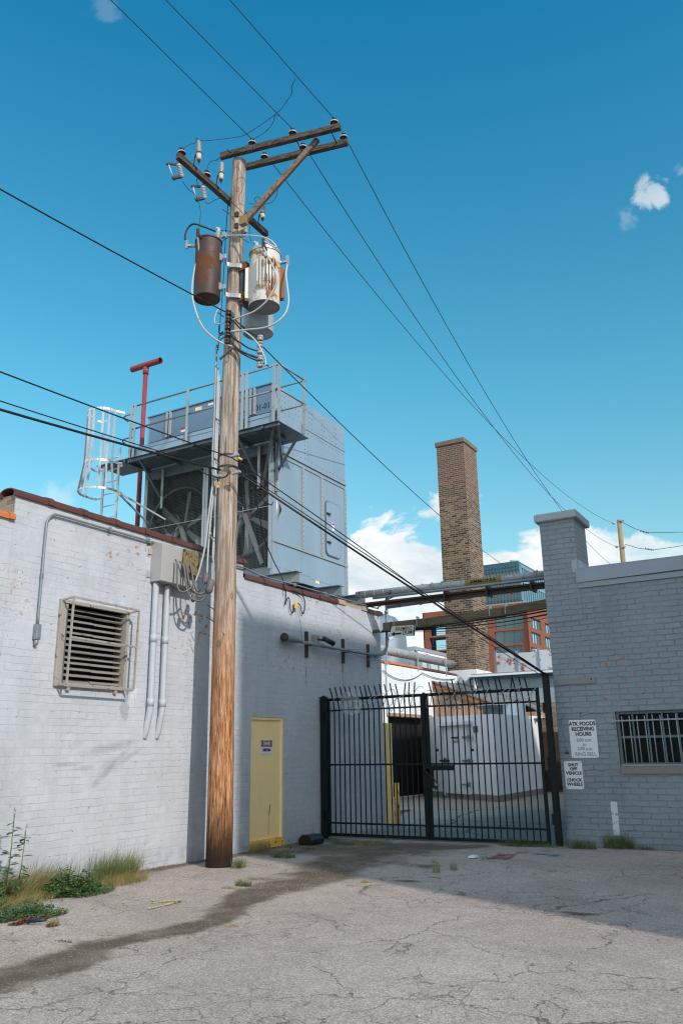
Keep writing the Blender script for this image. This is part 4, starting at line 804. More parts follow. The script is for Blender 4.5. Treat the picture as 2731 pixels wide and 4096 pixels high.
mb.build('cooling_fins', M['whiteT'], t2)
for ang, mt in ((22, 'orange'), (35, 'orange'), (-140, 'whiteT'), (-152, 'whiteT')):
    a = radians(ang); u = Vector((cos(a), sin(a), 0)); w_ = Vector((-sin(a), cos(a), 0)) * .02; p = Vector((c2[0], c2[1], 0)); MB().prism([p + u * .27 + Vector((0, 0, zb2 + .14)) - w_, p + u * .36 + Vector((0, 0, zb2 + .16)) - w_, p + u * .36 + Vector((0, 0, zt2 - .35)) - w_, p + u * .27 + Vector((0, 0, zt2 - .3)) - w_], w_ * 2).build('side_fin', M[mt], t2)
bushing(t2, (c2[0] - .17, c2[1] - .02, zt2 + .02), (-.05, 0, 1), 1.15); e3 = lug(t2, (c2[0] + .17, c2[1] - .22, zt2 - .10), (.3, -.9, .1), 1.1); e4 = lug(t2, (c2[0] + .25, c2[1] + .1, zt2 - .22), (1, .35, 0), 1.2, 'galv')
MB().lathe([(.298, -.03), (.304, 0), (.298, .03)], (c2[0], c2[1], zt2 - .02), n=36).build('band', M['galv'], t2)
base(t2)
c3 = (-8.33, 11.36); zb3 = Y(c3[1], 1010, 1342).z; zt3 = zb3 + .95
t3 = tank('grey_transformer', 'smooth grey transformer half hidden behind the white one', c3[0], c3[1], zb3, zt3, .29, M['greyT'], M['greyT'], M['greyT'])
MB().box(c3[0] + .08, c3[0] + .24, c3[1] - .32, c3[1] - .24, zb3 + .36, zb3 + .50).build('terminal_box', M['greyT'], t3, .008); base(t3)
bk = empty('cluster_bracket', 'curved galvanised bracket arms carrying the transformers on the pole', 'bracket')
for z in (zt - .37, zb + .20):
    mb = MB()
    P = bez([(c1[0] + .25, c1[1] + .08, z), (c1[0] + .33, c1[1] + .10, z + .01), (PX(z) + .0, 10.47, z - .02), (PX(z) + .2, 10.6, z - .05), (PX(z) + .28, 10.72, z - .07)], 5)
    for a, b in zip(P[:-1], P[1:]): mb.bar(a, b + (b - a) * .1, .014, .085)
    mb.build('bracket_arm', M['galvb'], bk); MB().box(PX(z) + .17, PX(z) + .32, 10.62, 10.86, z - .14, z + .02).build('bracket_knuckle', metal('rusted knuckle', (.06, .05, .045), .7, .3, .3, 9, rust=.2, rustc=(.3, .11, .03)), bk)
    MB().box(PX(z) + .1, c3[0] + .1, 10.84, 11.1, z - .12, z - .03).build('bracket_arm', M['dgalv'], bk)
MB().box(PX(9) + .19, PX(9) + .25, 10.66, 10.80, zb, zt - .3).build('bracket_post', M['dgalv'], bk); base(bk)
# ------------------------------------------------------------------ leads and jumpers
WC, BC = M['wcable'], M['cable']
ln('white_cable', 'white cable hanging from the rusty transformer and curving back to the pole', 'cable', [e2 + Vector((0, 0, -.02)), Y(10.0, *C5(300, 520)), Y(10.0, *C5(245, 720)), Y(9.98, *C5(215, 980)), Y(9.98, *C5(250, 1200)), Y(10.05, *C5(340, 1420)), Y(10.2, *C5(470, 1560)), Y(10.35, *C5(600, 1640)), Y(10.45, *C5(720, 1680))], .017, WC, 'white secondary leads', 8)
ln('white_cable', 'white cable looping from the right lug of the white transformer back to the pole', 'cable', [e4 + Vector((0, 0, -.04)), Y(10.85, *C5(1392, 780)), Y(10.8, *C5(1410, 940)), Y(10.75, *C5(1425, 1120)), Y(10.7, *C5(1380, 1270)), Y(10.62, *C5(1270, 1380)), Y(10.55, *C5(1120, 1445)), Y(10.5, *C5(900, 1470)), Y(10.45, *C5(690, 1500))], .017, WC, 'white secondary leads', 8)
ln('white_cable', 'white cable crossing the fins of the white transformer down to the pole', 'cable', [e3 + Vector((0, 0, -.04)), Y(10.48, *C5(1275, 800)), Y(10.47, *C5(1240, 960)), Y(10.45, *C5(1150, 1110)), Y(10.45, *C5(1010, 1230)), Y(10.42, *C5(850, 1300)), Y(10.42, *C5(720, 1345))], .016, WC, 'white secondary leads', 8)
ln('white_cable', 'white cable arching over the pole front to the white transformer', 'cable', [Y(10.48, *C5(600, 295)), Y(10.50, *C5(700, 290)), Y(10.5, *C5(900, 288)), Y(10.5, *C5(1050, 300)), Y(10.5, *C5(1150, 325)), Y(10.52, *C5(1230, 375)), Y(10.53, *C5(1265, 440)), e3 + Vector((0, 0, .08))], .016, WC, 'white secondary leads', 8)
ln('white_cable', 'second white cable dropping behind the rim of the white transformer', 'cable', [Y(10.52, *C5(1080, 305)), Y(10.6, *C5(1150, 350)), Y(10.7, *C5(1200, 420)), Y(10.8, *C5(1235, 490))], .013, WC, 'white secondary leads')
ln('white_cable', 'white cable arching from the pole down round the right spool stack', 'cable', [Y(10.45, *C3(670, 495)), Y(10.48, *C3(780, 475)), Y(10.5, *C3(900, 500)), Y(10.55, *C3(1010, 580)), Y(10.6, *C3(1100, 680)), Y(10.65, *C3(1180, 830)), Y(10.7, *C3(1225, 950)), Y(10.7, *C3(1215, 1030)), Y(10.75, *C3(1160, 1010))], .015, WC, 'white secondary leads', 8)
ln('white_cable', 'white loop bulging left of the pole below the rusty transformer', 'cable', [Y(10.5, *C3(520, 100)), Y(10.45, *C3(460, 180)), Y(10.42, *C3(425, 300)), Y(10.42, *C3(445, 375)), Y(10.45, *C3(530, 370)), Y(10.45, *C3(600, 345))], .012, WC, 'white secondary leads', 8)
ln('black_cable', 'black cable arching from the rusty transformer to the pole', 'cable', [e1 + Vector((0, 0, .1)), Y(10.0, *C5(125, 320)), Y(10.05, *C5(155, 210)), Y(10.1, *C5(230, 145)), Y(10.2, *C5(350, 175)), Y(10.35, *C5(480, 225)), Y(10.45, *C5(600, 270))], .017, BC, 'black leads on the pole', 8)
mb = MB(); p = Y(10.46, *C5(612, 285)); mb.box(p.x - .045, p.x + .045, p.y - .03, p.y + .03, p.z - .05, p.z + .05); thing('clamp_block', 'pale square clamp on the pole front joining black and white cables', 'clamp', mb, M['galvb'])
J = [('thin wire from the arm tip down to the rusty transformer lid', [at('X', LX - .1, *K(250, 700)), at('X', LX - .1, *K(330, 810)), at('X', LX - .05, *K(400, 860)), at('X', LX, *K(455, 960)), at('X', LX, *K(478, 1100)), at('X', LX, *K(462, 1260)), at('X', LX, *K(472, 1430))], .006),
     ('thin wire from the left insulator to its cutout', [LI[0] + Vector((0, 0, .15)), at('X', LX - .05, *K(205, 290)), at('X', LX - .05, *K(187, 400)), at('X', LX - .05, *K(188, 480))], .006),
     ('twisted wire from the left insulator to the first arrester', [LI[0] + Vector((0, 0, .15)), at('X', -8.5, *K(340, 245)), at('X', -8.45, *K(420, 222)), at('X', XA1, *K(425, 165)), at('X', XA1, *K(457, 185))], .006),
     ('long thin jumper swooping up from the first arrester to the right wire', [at('X', XA1, *K(457, 190)), at('X', -8.3, *K(520, 198)), at('X', -8.2, *K(700, 182)), at('X', -8.05, *K(900, 155)), at('X', -7.9, *K(1060, 110)), Y(10.2, *C2(670, 270)), Y(10.05, *C2(770, 150)), Y(9.9, *C2(828, 60)), Y(9.8, *C2(828, -10)), Y(9.75, 1182, 315)], .006),
     ('short jumper from the middle wire to the left front insulator', [FI[0] + Vector((0, 0, .15)), Y(10.4, *C2(530, 480)), Y(10.2, *C2(620, 390)), Y(10.05, *C2(655, 295)), Y(10.0, *C2(690, 295))], .006),
     ('jumper from the left front insulator to the second arrester', [FI[0] + Vector((0, 0, .1)), Y(10.42, *C2(330, 620)), Y(10.4, *C2(180, 710)), Y(10.4, *C2(60, 745)), Y(10.4, *C2(40, 770))], .006),
     ('curled wire between the second lower insulator and the second arrester', [LI[1] + Vector((0, 0, .15)), at('X', LX, *K(590, 470)), at('X', LX, *K(680, 440)), at('X', -8.45, *K(720, 415)), at('X', XA1, *K(745, 460))], .006),
     ('wire drooping from the lower arm to the middle cutout', [at('X', LX, *K(460, 620)), at('X', LX - .05, *K(430, 700)), at('X', LX - .05, *K(470, 785))], .006),
     ('thin wire crossing the pole from the lower arm to the white transformer', [at('X', LX - .05, *K(540, 960)), at('X', LX - .05, *K(575, 990)), Y(10.45, *K(680, 930)), Y(10.45, *K(760, 925)), Y(10.5, *K(860, 965)), Y(10.5, *K(990, 1090)), Y(10.5, *K(1085, 1240)), Y(10.6, *K(1090, 1350)), Y(10.7, *K(1110, 1460))], .006),
     ('looped wire right of the pole around the brace', [Y(11.2, *K(1080, 990)), Y(11.2, *K(1180, 985)), Y(11.2, *K(1155, 930)), Y(11.2, *K(1190, 900)), Y(11.2, *K(1245, 940)), Y(11.2, *K(1290, 990)), Y(11.1, *K(1370, 970)), Y(11.0, *K(1430, 890)), Y(11.0, *K(1445, 815))], .006),
     ('thin wire looping over the pole front above the clamp', [Y(10.4, *C5(540, 245)), Y(10.45, *C5(600, 225)), Y(10.5, *C5(700, 240)), Y(10.52, *C5(765, 270)), Y(10.52, *C5(850, 330)), Y(10.6, *C5(930, 380))], .006),
     ('thin wire looping left of the pole beside the rusty transformer', [Y(10.45, *C5(700, 305)), Y(10.4, *C5(620, 340)), Y(10.4, *C5(585, 400)), Y(10.4, *C5(590, 520)), Y(10.4, *C5(550, 545))], .006)]
for lab, pts, r in J: ln('jumper_wire', lab, 'wire', pts, r, BC, 'thin jumper wires on the pole', 5)
# service bundle at the rack
for k, (lab, pts) in enumerate((('dark twisted lead running right from the top spool under the grey transformer', [(680, 230), (780, 340), (900, 455), (1010, 520), (1120, 590)]), ('dark lead from the second spool down to the right spool stack', [(660, 270), (740, 350), (850, 470), (980, 560), (1100, 640)]), ('dark lead sagging from the lower spool to the right stack', [(640, 480), (720, 590), (830, 670), (950, 750), (1090, 800)]), ('lowest dark lead sagging to the bottom right spool', [(600, 570), (700, 700), (800, 800), (950, 890), (1100, 955), (1180, 990), (1275, 1040)]))):
    ln('service_lead', lab, 'cable', [Y(10.42 + .08 * i, *C3(*q)) for i, q in enumerate(pts)], .013, BC, 'dark leads between the two spool stacks')
for k, (lab, pts) in enumerate((('grey cable hugging the pole below the left loop', [(500, 560), (570, 530), (610, 515)]), ('grey cable bent round the left side of the pole', [(480, 680), (530, 610), (600, 570), (660, 560)]), ('thick grey cable curving up the pole face to a spool', [(510, 930), (590, 850), (660, 790), (720, 740)]), ('black cable curving behind the left edge of the pole', [(500, 400), (495, 480), (510, 530), (560, 500)]))):
    ln('pole_cable', lab, 'cable', [Y(10.44, *C3(*q)) for q in pts], .014 if k != 2 else .024, M['gcable'] if k != 3 else BC, 'cables bent round the pole under the transformers')
# risers on the left side of the pole
RX = -8.63
R3 = [('leftmost white riser cable swinging out from the pole to the wall box', [(873, 1460), (868, 1620), (862, 1760), (857, 1880), (843, 2000), (831, 2100), (820, 2189), (802, 2266), (781, 2330)], .016, WC, -.25), ('middle white riser cable ending in a taped splice', [(877, 1500), (872, 1640), (868, 1760), (863, 1890), (850, 2010), (841, 2100), (833, 2202), (828, 2304)], .016, WC, -.12), ('right white riser cable close against the pole', [(880, 1540), (876, 1650), (872, 1760), (868, 1880), (864, 2000), (860, 2100), (852, 2215), (856, 2266), (850, 2342)], .016, WC, 0), ('grey riser conduit running up the left edge of the pole', [(868, 1380), (862, 1500), (858, 1640), (853, 1760), (850, 1880), (858, 2000), (860, 2130), (856, 2240)], .02, M['pipeg'], .0), ('thin dark ground wire beside the pole from the lower arm down', [(912, 820), (906, 900), (900, 1000), (895, 1100), (888, 1200), (880, 1300), (873, 1400)], .008, BC, .0)]
for lab, pts, r, mt, dx in R3:
    n = len(pts) - 1; ln('riser_cable', lab, 'cable', [at('X', RX + dx * max(0, (i / n - .5) * 2), *q) for i, q in enumerate(pts)], r, mt, 'cables running down the left side of the pole', 8)
for z in (9.0, 8.45, 7.15, 6.5): MB()
# ------------------------------------------------------------------ long wires
def wire(p, q, sag, r, lab, grp, n=40, mat=None): return tag(MB().tube(sagline(p, q, sag, n), r, 5).build('overhead_wire', mat or BC), lab, 'wire', grp)
top = Vector((0, 0, .16)); GP = 'three primary wires overhead'
for p, q, lab in ((FI[0], (444, 0), 'leftmost of the three wires coming overhead to the upper crossarm'), (FI[1], (664, 0), 'middle of the three wires coming overhead to the upper crossarm'), (FI[2], (920, 0), 'rightmost of the three wires coming overhead to the upper crossarm')):
    e = at('Z', 12.86, *q); P0 = p + top; d = (e - P0); P1 = P0 + d * (39 / abs(d.y)); P1.z = 12.4
    L_ = abs(P0.y - P1.y); t0 = abs(d.y) / L_; s = (P0.z + (P1.z - P0.z) * t0 - e.z) / (4 * t0 * (1 - t0)); wire(P0, P1, s, .0075, lab, GP)
YF = 43.
def C9(x, y): return (1900 + x * .53, 1600 + y * .53)
fa, fb, fc = Y(YF, *C9(1040, 932)), Y(YF, *C9(1062, 1105)), Y(YF, *C9(1100, 1290))
for p, q, s, lab in ((BI[0], fa, 1.25, 'wire from the left rear insulator to the top of the far wooden pole'), (BI[1], fb, 1.55, 'wire from the middle rear insulator to the far wooden pole'), (BI[2], fc, 1.55, 'wire from the crossarm tip passing low behind the square chimney')): wire(p + top, q, s, .0085, lab, 'wires from the crossarm to the far pole')
fp = empty('far_utility_pole', 'tan wooden pole rising beyond the roof of the blue grey building', 'utility pole')
a, b = Y(YF, 2474, 2080), Y(YF, 2491, 2250); MB().tube([a, b + (b - a) * 1.0, (b.x + (b.x - a.x) * 3.7, YF, 0)], [.118, .14, .17], 16).build('pole', M['pole2'], fp)
for q in ((2484, 2082), (2490, 2188)): p = Y(YF - .12, *q); MB().box(p.x - .12, p.x + .12, p.y - .03, p.y + .1, p.z - .03, p.z + .03).build('pole_clamp', M['galv'], fp)
base(fp)
for q, lab in (((2452, 2093), 'upper round strain insulator left of the far pole'), ((2465, 2187), 'lower round strain insulator left of the far pole')): thing('strain_insulator', lab, 'insulator', MB().lathe([(.01, -.09), (.05, -.06), (.075, 0), (.05, .06), (.01, .09)], Y(YF, *q), (1, 0, -.2), 10), M['porc'], 'strain insulators at the far pole')
for a, b, c, lab in (((2486, 2089), (2590, 2131), (2760, 2128), 'upper wire with ribbed insulator right of the far pole'), ((2497, 2177), (2610, 2200), (2760, 2178), 'lower wire with ribbed insulator right of the far pole')):
    mb = MB(); mb.tube([Y(YF, *a), Y(YF, (a[0] + b[0]) / 2, (a[1] + b[1]) / 2 + 5), Y(YF, *b), Y(YF, *c)], .014, 5); p0, p1 = Y(YF, b[0] - 30, b[1] - 6), Y(YF, *b)
    for k in range(6): mb.lathe([(.012, -.02), (.06, 0), (.012, .02)], p0.lerp(p1, k / 5), (p1 - p0), 8)
    tag(mb.build('strung_wire', BC), lab, 'wire', 'wires right of the far pole')
GL = 'cables coming in from the left to the pole'
PF = lambda z, dx=0: Vector((PX(z) + dx, 10.72 - PR(z) - .01, z))
r0 = Y(10.40, *C3(600, 190))
wire(r0, (-8.7, -28, 9.3), 1.1, .012, 'upper left black cable sloping from the picture edge to the spool rack', GL)
r1 = Y(10.5, 930, 1832); r2 = Y(10.5, 880, 1878)
wire(r1, (-8.6, -28, 6.9), .75, .011, 'thin black cable above the lower bundle, left of the pole', GL); wire(r2, (-8.6, -28, 6.6), .98, .009, 'thin black cable just above the thick bundle, left of the pole', GL); wire(r2 + Vector((.03, -.02, -.02)), (-8.6, -28, 6.5), 1.22, .019, 'thick black bundle, lowest of the cables left of the pole', GL)
GR = 'cables leaving the pole to the right'
pt = Vector((-4.45, 15.05, 2.93))
b0_ = Y(10.48, 945, 1885)
wire(b0_, pt, .03, .019, 'thick black bundle from the pole down to the tall right gate post', GR, 30); wire(b0_ + Vector((0, 0, .05)), pt + Vector((0, 0, .02)), .0, .009, 'thinner cable riding just above the thick bundle to the gate post', GR, 30)
wire(r1, Y(16.9, 1665, 2352), -.03, .011, 'black cable from the amber sleeve on the pole to the overhead pipes', GR, 20)
wire(Y(10.6, *C3(690, 235)), Y(46, 2091, 2306), .55, .012, 'long black cable crossing before the brick chimney into the distance', GR, 40)
wire(Y(16.9, 1665, 2352), pt + Vector((.02, .0, -.06)), .12, .007, 'thin cable from the overhead pipes to the gate post', GR, 20)
ln('cable_loop', 'black cable dropping from the bundle along the fan screen to the wall coping', 'cable', [Y(10.9, 1005, 1955), Y(11.3, 1020, 1990), Y(12.0, 1038, 2060), Y(12.5, 1053, 2140), Y(12.9, 1075, 2200), Y(13.3, 1100, 2255), Y(13.45, 1128, 2310), Y(13.5, 1143, 2370)], .011, BC)
ln('cable_loop', 'short slack loop under the bundle beside the cooling tower corner', 'cable', [Y(10.95, 1003, 1948), Y(11.1, 1030, 1985), Y(11.3, 1065, 2010), Y(11.5, 1085, 2019), Y(11.6, 1092, 2008)], .010, BC)
mb = MB(); p = Y(10.48, 952, 1830); q = Y(10.55, 968, 1840); mb.tube([p, q], .022, 8); thing('cable_sleeve', 'amber sleeve on the upper black cable at the pole', 'cable sleeve', mb, M['tag'])
for i, (a, lab) in enumerate((((938, 1822), 'small bright clamp at the amber sleeve'), ((945, 1890), 'small bright clamp on the thick bundle at the pole'), ((868, 1906), 'small bright clamp left of the pole'))):
    p = Y(10.45, *a); mb = MB(); mb.box(p.x - .09, p.x + .09, p.y - .02, p.y + .02, p.z - .015, p.z + .015); mb.cyl((p.x, p.y, p.z - .04), (p.x, p.y, p.z + .05), .012, 6); mb.cyl((p.x + .05, p.y, p.z - .03), (p.x + .05, p.y, p.z + .04), .01, 6); thing('cable_clamp', lab, 'clamp', mb, M['galvb'], 'cable clamps on the pole')
mb = MB(); p = Y(10.5, 877, 1938); mb.box(p.x - .03, p.x + .02, p.y - .03, p.y, p.z - .06, p.z + .04); thing('cable_sleeve', 'small amber tag low on the left side of the pole', 'tag', mb, M['tag'])
ln('ladder_cable', 'slack black cable hanging left of the pole between the bundle and the clamps', 'cable', [Y(10.4, 795, 1875), Y(10.4, 825, 1897), Y(10.42, 850, 1903), Y(10.42, 880, 1912), Y(10.42, 905, 1905), Y(10.42, 915, 1890)], .012, BC)

# ------------------------------------------------------------------ cooling tower
TX, TY, TX0, TY1, ZB, ZT = -10.2, 14.54, -14.12, 17.85, 5.42, 10.0
ct = empty('cooling_tower', 'big blue grey rooftop cooling tower with two fans behind wire mesh and a railed platform', 'cooling tower')
cs = M['casing']
mb = MB(); mb.box(TX - .06, TX, TY, TY1, ZB, ZT); mb.box(TX0, TX0 + .06, TY, TY1, ZB, ZT); mb.box(TX0 + .06, TX - .06, TY1 - .06, TY1, ZB, ZT); mb.box(TX0 + .06, TX - .06, TY + .005, TY1 - .06, ZT - .3, ZT - .2); mb.build('casing', cs, ct)
mb = MB(); mb.box(TX0 + .06, TX - .06, TY, TY + .06, 9.3, ZT); mb.box(TX0 - .02, TX + .02, TY - .03, TY + .07, ZT, ZT + .03); mb.build('upper_front_panel', metal('zinc panel', (.135, .225, .32), .4, .4, .25, 1.0, bmp=.03), ct)
MB().box(TX0 + .06, TX - .06, TY + .01, TY + .06, 8.28, 8.85).build('header_panel', M['dgalv'], ct); MB().box(TX0 + .06, TX - .06, TY, TY + .05, ZB, 5.6).build('sill_panel', M['dgalv'], ct)
for x in (-10.86, -13.48):
    mb = MB(); 
    for dx in (0, .11): mb.box(x + dx, x + dx + .055, TY - .05, TY - .001, 9.32, ZT - .01)
    mb.build('front_rib', M['galvb'], ct)
mb = MB()
for z, h, o in ((8.36, .05, .035), (8.25, .03, .02), (6.17, .045, .03), (9.31, .02, .012)): mb.box(TX, TX + o, TY - .01, TY1 + .02, z, z + h)
mb.box(TX, TX + .02, TY1 - .09, TY1 + .02, ZB, 8.25); mb.box(TX, TX + .015, TY + .0, TY + .05, ZB, 8.25)
mb.build('side_seam', M['galv'], ct)
for y in (15.76, 16.62): MB().box(TX, TX + .045, y - .03, y + .03, 6.22, 8.24).build('side_rib', M['galvb'], ct)
ad_ = MB(); y0, y1, z0, z1 = 16.80, 17.52, 6.30, 7.72; r = .13
def rr(y0, y1, z0, z1, r, x, th):
    P = []
    for cy, cz, a0 in ((y1 - r, z1 - r, 0), (y0 + r, z1 - r, 90), (y0 + r, z0 + r, 180), (y1 - r, z0 + r, 270)):
        for k in range(5): a = radians(a0 + 22.5 * k); P.append((x, cy + r * cos(a), cz + r * sin(a)))
    return P, (th, 0, 0)
door_ = MB().prism(*rr(y0, y1, z0, z1, r, TX, .03)).build('access_door', M['dgalv'], ct); MB().prism(*rr(y0 + .02, y1 - .02, z0 + .02, z1 - .02, r, TX + .03, .008)).build('door_panel', cs, door_)
for z in (7.35, 6.62): mb = MB(); mb.box(TX + .036, TX + .075, y0 + .02, y0 + .16, z, z + .03); mb.box(TX + .07, TX + .085, y0 + .1, y0 + .16, z - .03, z + .03); mb.build('handle', M['iron'], door_)
mb = MB(); mb.box(TX + .038, TX + .041, 17.08, 17.2, 6.98, 7.18); mb.build('notice', M['sign'], door_); mb = MB(); mb.box(TX + .041, TX + .043, 17.085, 17.195, 7.12, 7.17); mb.build('notice_band', M['signred'], door_)
mb = MB()
def rv(x, y, z, s=.014): mb.add([(x + s, y, z), (x, y - s, z), (x, y, z - s), (x, y + s, z), (x, y, z + s)], [(0, 1, 2), (0, 2, 3), (0, 3, 4), (0, 4, 1)])
for z in (8.5, 9.22, 9.40): [rv(TX, TY + .15 + .17 * k, z + .01 * sin(k)) for k in range(19)]
for y in (15.9, 16.04): [rv(TX, y, 8.55 + .11 * k) for k in range(7)]
for y in (14.9, 15.5, 16.1, 16.7, 17.3): [rv(TX, y + .12 * (k % 2), 9.55 + .13 * (k // 2)) for k in range(6)]
for y in (15.76, 16.62): [(rv(TX + .045, y, 6.3 + .12 * k)) for k in range(16)]
[rv(TX + .02, TY1 - .04, 5.5 + .13 * k) for k in range(21)]; [rv(TX, TY + .1 + .1 * k, 5.62 - .04 * (k > 14)) for k in range(30)]; [rv(TX, 15.72, 5.6 + .08 * k, .01) for k in range(6)]
mb.build('rivets', M['iron'], ct)
MB().box(TX, TX + .003, 16.35, 16.5, 5.52, 5.58).build('yellow_label', M['yellow'], ct)
# fan cells
for x0, x1, nm in ((TX0 + .1, -12.20, 0), (-12.08, TX - .08, 1)):
    cx = (x0 + x1) / 2; cz = 6.98; R0 = .98; n = 32
    fn = MB(); fn.lathe([(R0, 0), (R0 + .02, .02), (R0 - .03, .35), (R0 - .06, .5)], (cx, TY + .22, cz), (0, 1, 0), n)
    P = []
    for k in range(n):   # plate with a round opening
        a0, a1 = 2 * pi * k / n, 2 * pi * (k + 1) / n
        def sq(a): c, s = cos(a), sin(a); m_ = max(abs(c) / ((x1 - x0) / 2), abs(s) / (1.42 if s > 0 else 1.42)); return (cx + c / m_, TY + .25, cz + s / m_ if s < 0 else cz + s / m_)
        fn.quad((cx + R0 * cos(a0), TY + .25, cz + R0 * sin(a0)), (cx + R0 * cos(a1), TY + .25, cz + R0 * sin(a1)), sq(a1), sq(a0))
    f_ = fn.build('fan_shroud', paintm('shaded shroud', (.025, .03, .033), .8, .3, 5), ct)  # shade inside the fan cell put into the near-black shroud colour
    MB().lathe([(R0 + .0, -.05), (R0 + .05, 0), (R0, .03)], (cx, TY + .2, cz), (0, 1, 0), 40).build('shroud_rim', M['galv'], f_)
    for k in range(6):
        a = radians(60 * k + 22 + 12 * nm); u = Vector((cos(a), 0, sin(a))); v_ = Vector((-sin(a), .55, cos(a))).normalized(); c0 = Vector((cx, TY + .38, cz))
        MB().prism([c0 + u * .12 - v_ * .05, c0 + u * .93 - v_ * .13, c0 + u * .93 + v_ * .10, c0 + u * .12 + v_ * .05], v_.cross(u) * .015).build('fan_blade', M['fanblade'], f_)
    MB().lathe([(.005, -.12), (.1, -.1), (.13, 0), (.13, .12), (.005, .14)], (cx, TY + .35, cz), (0, 1, 0), 14).build('fan_hub', M['iron'], f_)
    mb = MB(); mb.bar((cx - .35, TY + .17, cz - 1.25), (cx - .05, TY + .2, cz), .05, .05); mb.bar((cx + .6, TY + .17, cz - 1.25), (cx + .05, TY + .2, cz), .06, .1); mb.lathe([(.24, -.02), (.26, 0), (.24, .02)], (cx - .2, TY + .16, cz + .1), (0, 1, 0), 20); mb.lathe([(.005, -.14), (.12, -.14), (.13, 0), (.12, .2)], (cx - .33, TY + .28, cz - .25), (0, 1, 0), 12); mb.build('fan_motor', M['steelgrey'], f_)
    MB().box(x0, x1, TY + .9, TY + .95, ZB, 8.3).build('dark_inside', M['unlitdark'], f_)
    mb = MB(); s = .0014; k = 0; zt_ = 8.27
    while x0 + .036 * k <= x1: x = x0 + .036 * k; mb.box(x - s, x + s, TY - .012, TY - .012 + 2 * s, 5.58, zt_); k += 1
    k = 0
    while 5.6 + .036 * k <= zt_: z = 5.6 + .036 * k; mb.box(x0, x1, TY - .018, TY - .018 + 2 * s, z - s, z + s); k += 1
    sc = mb.build('mesh_screen', M['screen'], ct); sc['kind'] = 'stuff'
    mb = MB(); mb.box(x0 - .07, x0 + .02, TY - .02, TY + .05, 5.55, 8.28); mb.box(x1 - .02, x1 + .06, TY - .02, TY + .05, 5.55, 8.28); mb.box(x0 + .02, x1 - .02, TY - .03, TY - .02, 6.985, 6.995); mb.build('screen_frame', M['galv'], ct)
# platform with railings
YP, ZD = 13.62, 8.58
mb = MB(); mb.box(-13.78, -9.42, YP, YP + .02, ZD - .02, ZD + .22); mb.box(-9.44, -9.42, YP + .02, 14.62, ZD - .02, ZD + .22); mb.box(-13.78, -9.42, YP - .02, YP, ZD - .03, ZD + .0); mb.box(-13.78, -9.44, YP - .012, YP, ZD + .13, ZD + .16); mb.build('toe_board', M['casing'], ct)
mb = MB(); mb.box(-14.9, -9.45, YP + .02, TY - .02, ZD - .02, ZD + .0)
for x in (-14.0, -12.95, -11.85, -10.8, -9.9): mb.box(x, x + .06, YP + .02, TY, ZD - .1, ZD - .02)
mb.box(-13.9, -9.45, YP + .05, YP + .1, ZD - .1, ZD - .02); mb.box(-10.19, -9.45, TY - .02, 14.9, ZD - .02, ZD); mb.build('deck', M['dgalv'], ct)
for x0 in (-14.6, -13.2, -12.1, -10.9): 
    mb = MB()
    for k in range(14): mb.box(x0 + .05 * k, x0 + .05 * k + .022, YP + .12, YP + .36, ZD - .026, ZD - .0205)
    mb.build('grating', M['galvb'], ct)
post = [(-13.78, YP - .01), (-13.66, YP - .01), (-12.0, YP - .01), (-10.40, YP - .01), (-10.28, YP - .01), (-9.55, YP - .015), (-9.40, YP - .015), (-9.40, 14.6)]
for x, y in post:
    mb = MB(); mb.box(x, x + .012, y - .045, y, ZD - .04, 9.93); mb.box(x + .012, x + .075, y - .045, y - .035, ZD - .04, 9.93); o = mb.build('rail_post', M['galvb'] if x > -9.6 else M['galv'], ct)
for z in (9.90, 9.30):
    MB().tube([(-13.75, YP + .01, z), (-9.36, YP + .01, z)], .022, 8).build('handrail', M['steelgrey'], ct); MB().tube([(-9.40, YP - .02, z), (-9.38, 14.66, z)], .022, 8).build('handrail', M['steelgrey'], ct)
    MB().tube([(-9.38, 14.6, z - .02), (-10.19, 14.6, z - .02)], .02, 8).build('handrail', M['steelgrey'], ct)
def strut(p, q, w=.05): return MB().bar(p, q, w, w).build('bracket_strut', M['dgalv'], ct)
for x in (-13.55, -10.62):
    strut((x, YP + .1, ZD - .05), (x, TY - .03, 7.75)); MB().box(x + .03, x + .10, TY - .06, TY - .022, 7.45, ZD - .1).build('bracket_post', M['galv'], ct)
strut((-9.62, YP + .12, ZD - .05), (-10.45, TY - .04, 7.5)); strut((-9.5, YP + .1, ZD - .05), (-9.98, 14.60, 7.9)); strut((-9.46, 14.5, ZD - .05), (TX + .08, 14.64, 7.85)); strut((-10.1, TY - .02, ZD - .1), (TX + .06, 14.62, 8.0), .035)
MB().box(TX + .02, TX + .09, 14.60, 14.68, 7.35, ZD - .05).build('bracket_post', M['galvb'], ct); MB().box(TX + .055, TX + .115, 14.57, 14.60, 7.6, ZD - .05).build('bracket_post', M['dgalv'], ct)
p = at('Y', TY - .003, 1010, 1640); text('lettering', '539395', .21, (-10.98, TY - .004, 9.42), '-Y', M['ink'], ct, .0, .002, .9, 'RIGHT'); text('lettering', '01-01', .21, (-10.72, TY - .004, 9.47), '-Y', M['ink'], ct, 0, .002, .9, 'LEFT')
for x, z, m_ in ((-12.55, 9.82, 'yellow'), (-12.15, 9.88, 'sign'), (-13.0, 9.42, 'signred'), (-13.0, 9.36, 'sign'), (-11.35, 9.75, 'signred')): MB().box(x, x + .2 if m_ != 'signred' else x + .22, TY - .006, TY - .003, z, z + .06 + .04 * (m_ == 'yellow')).build('sticker', M[m_], ct)
base(ct)
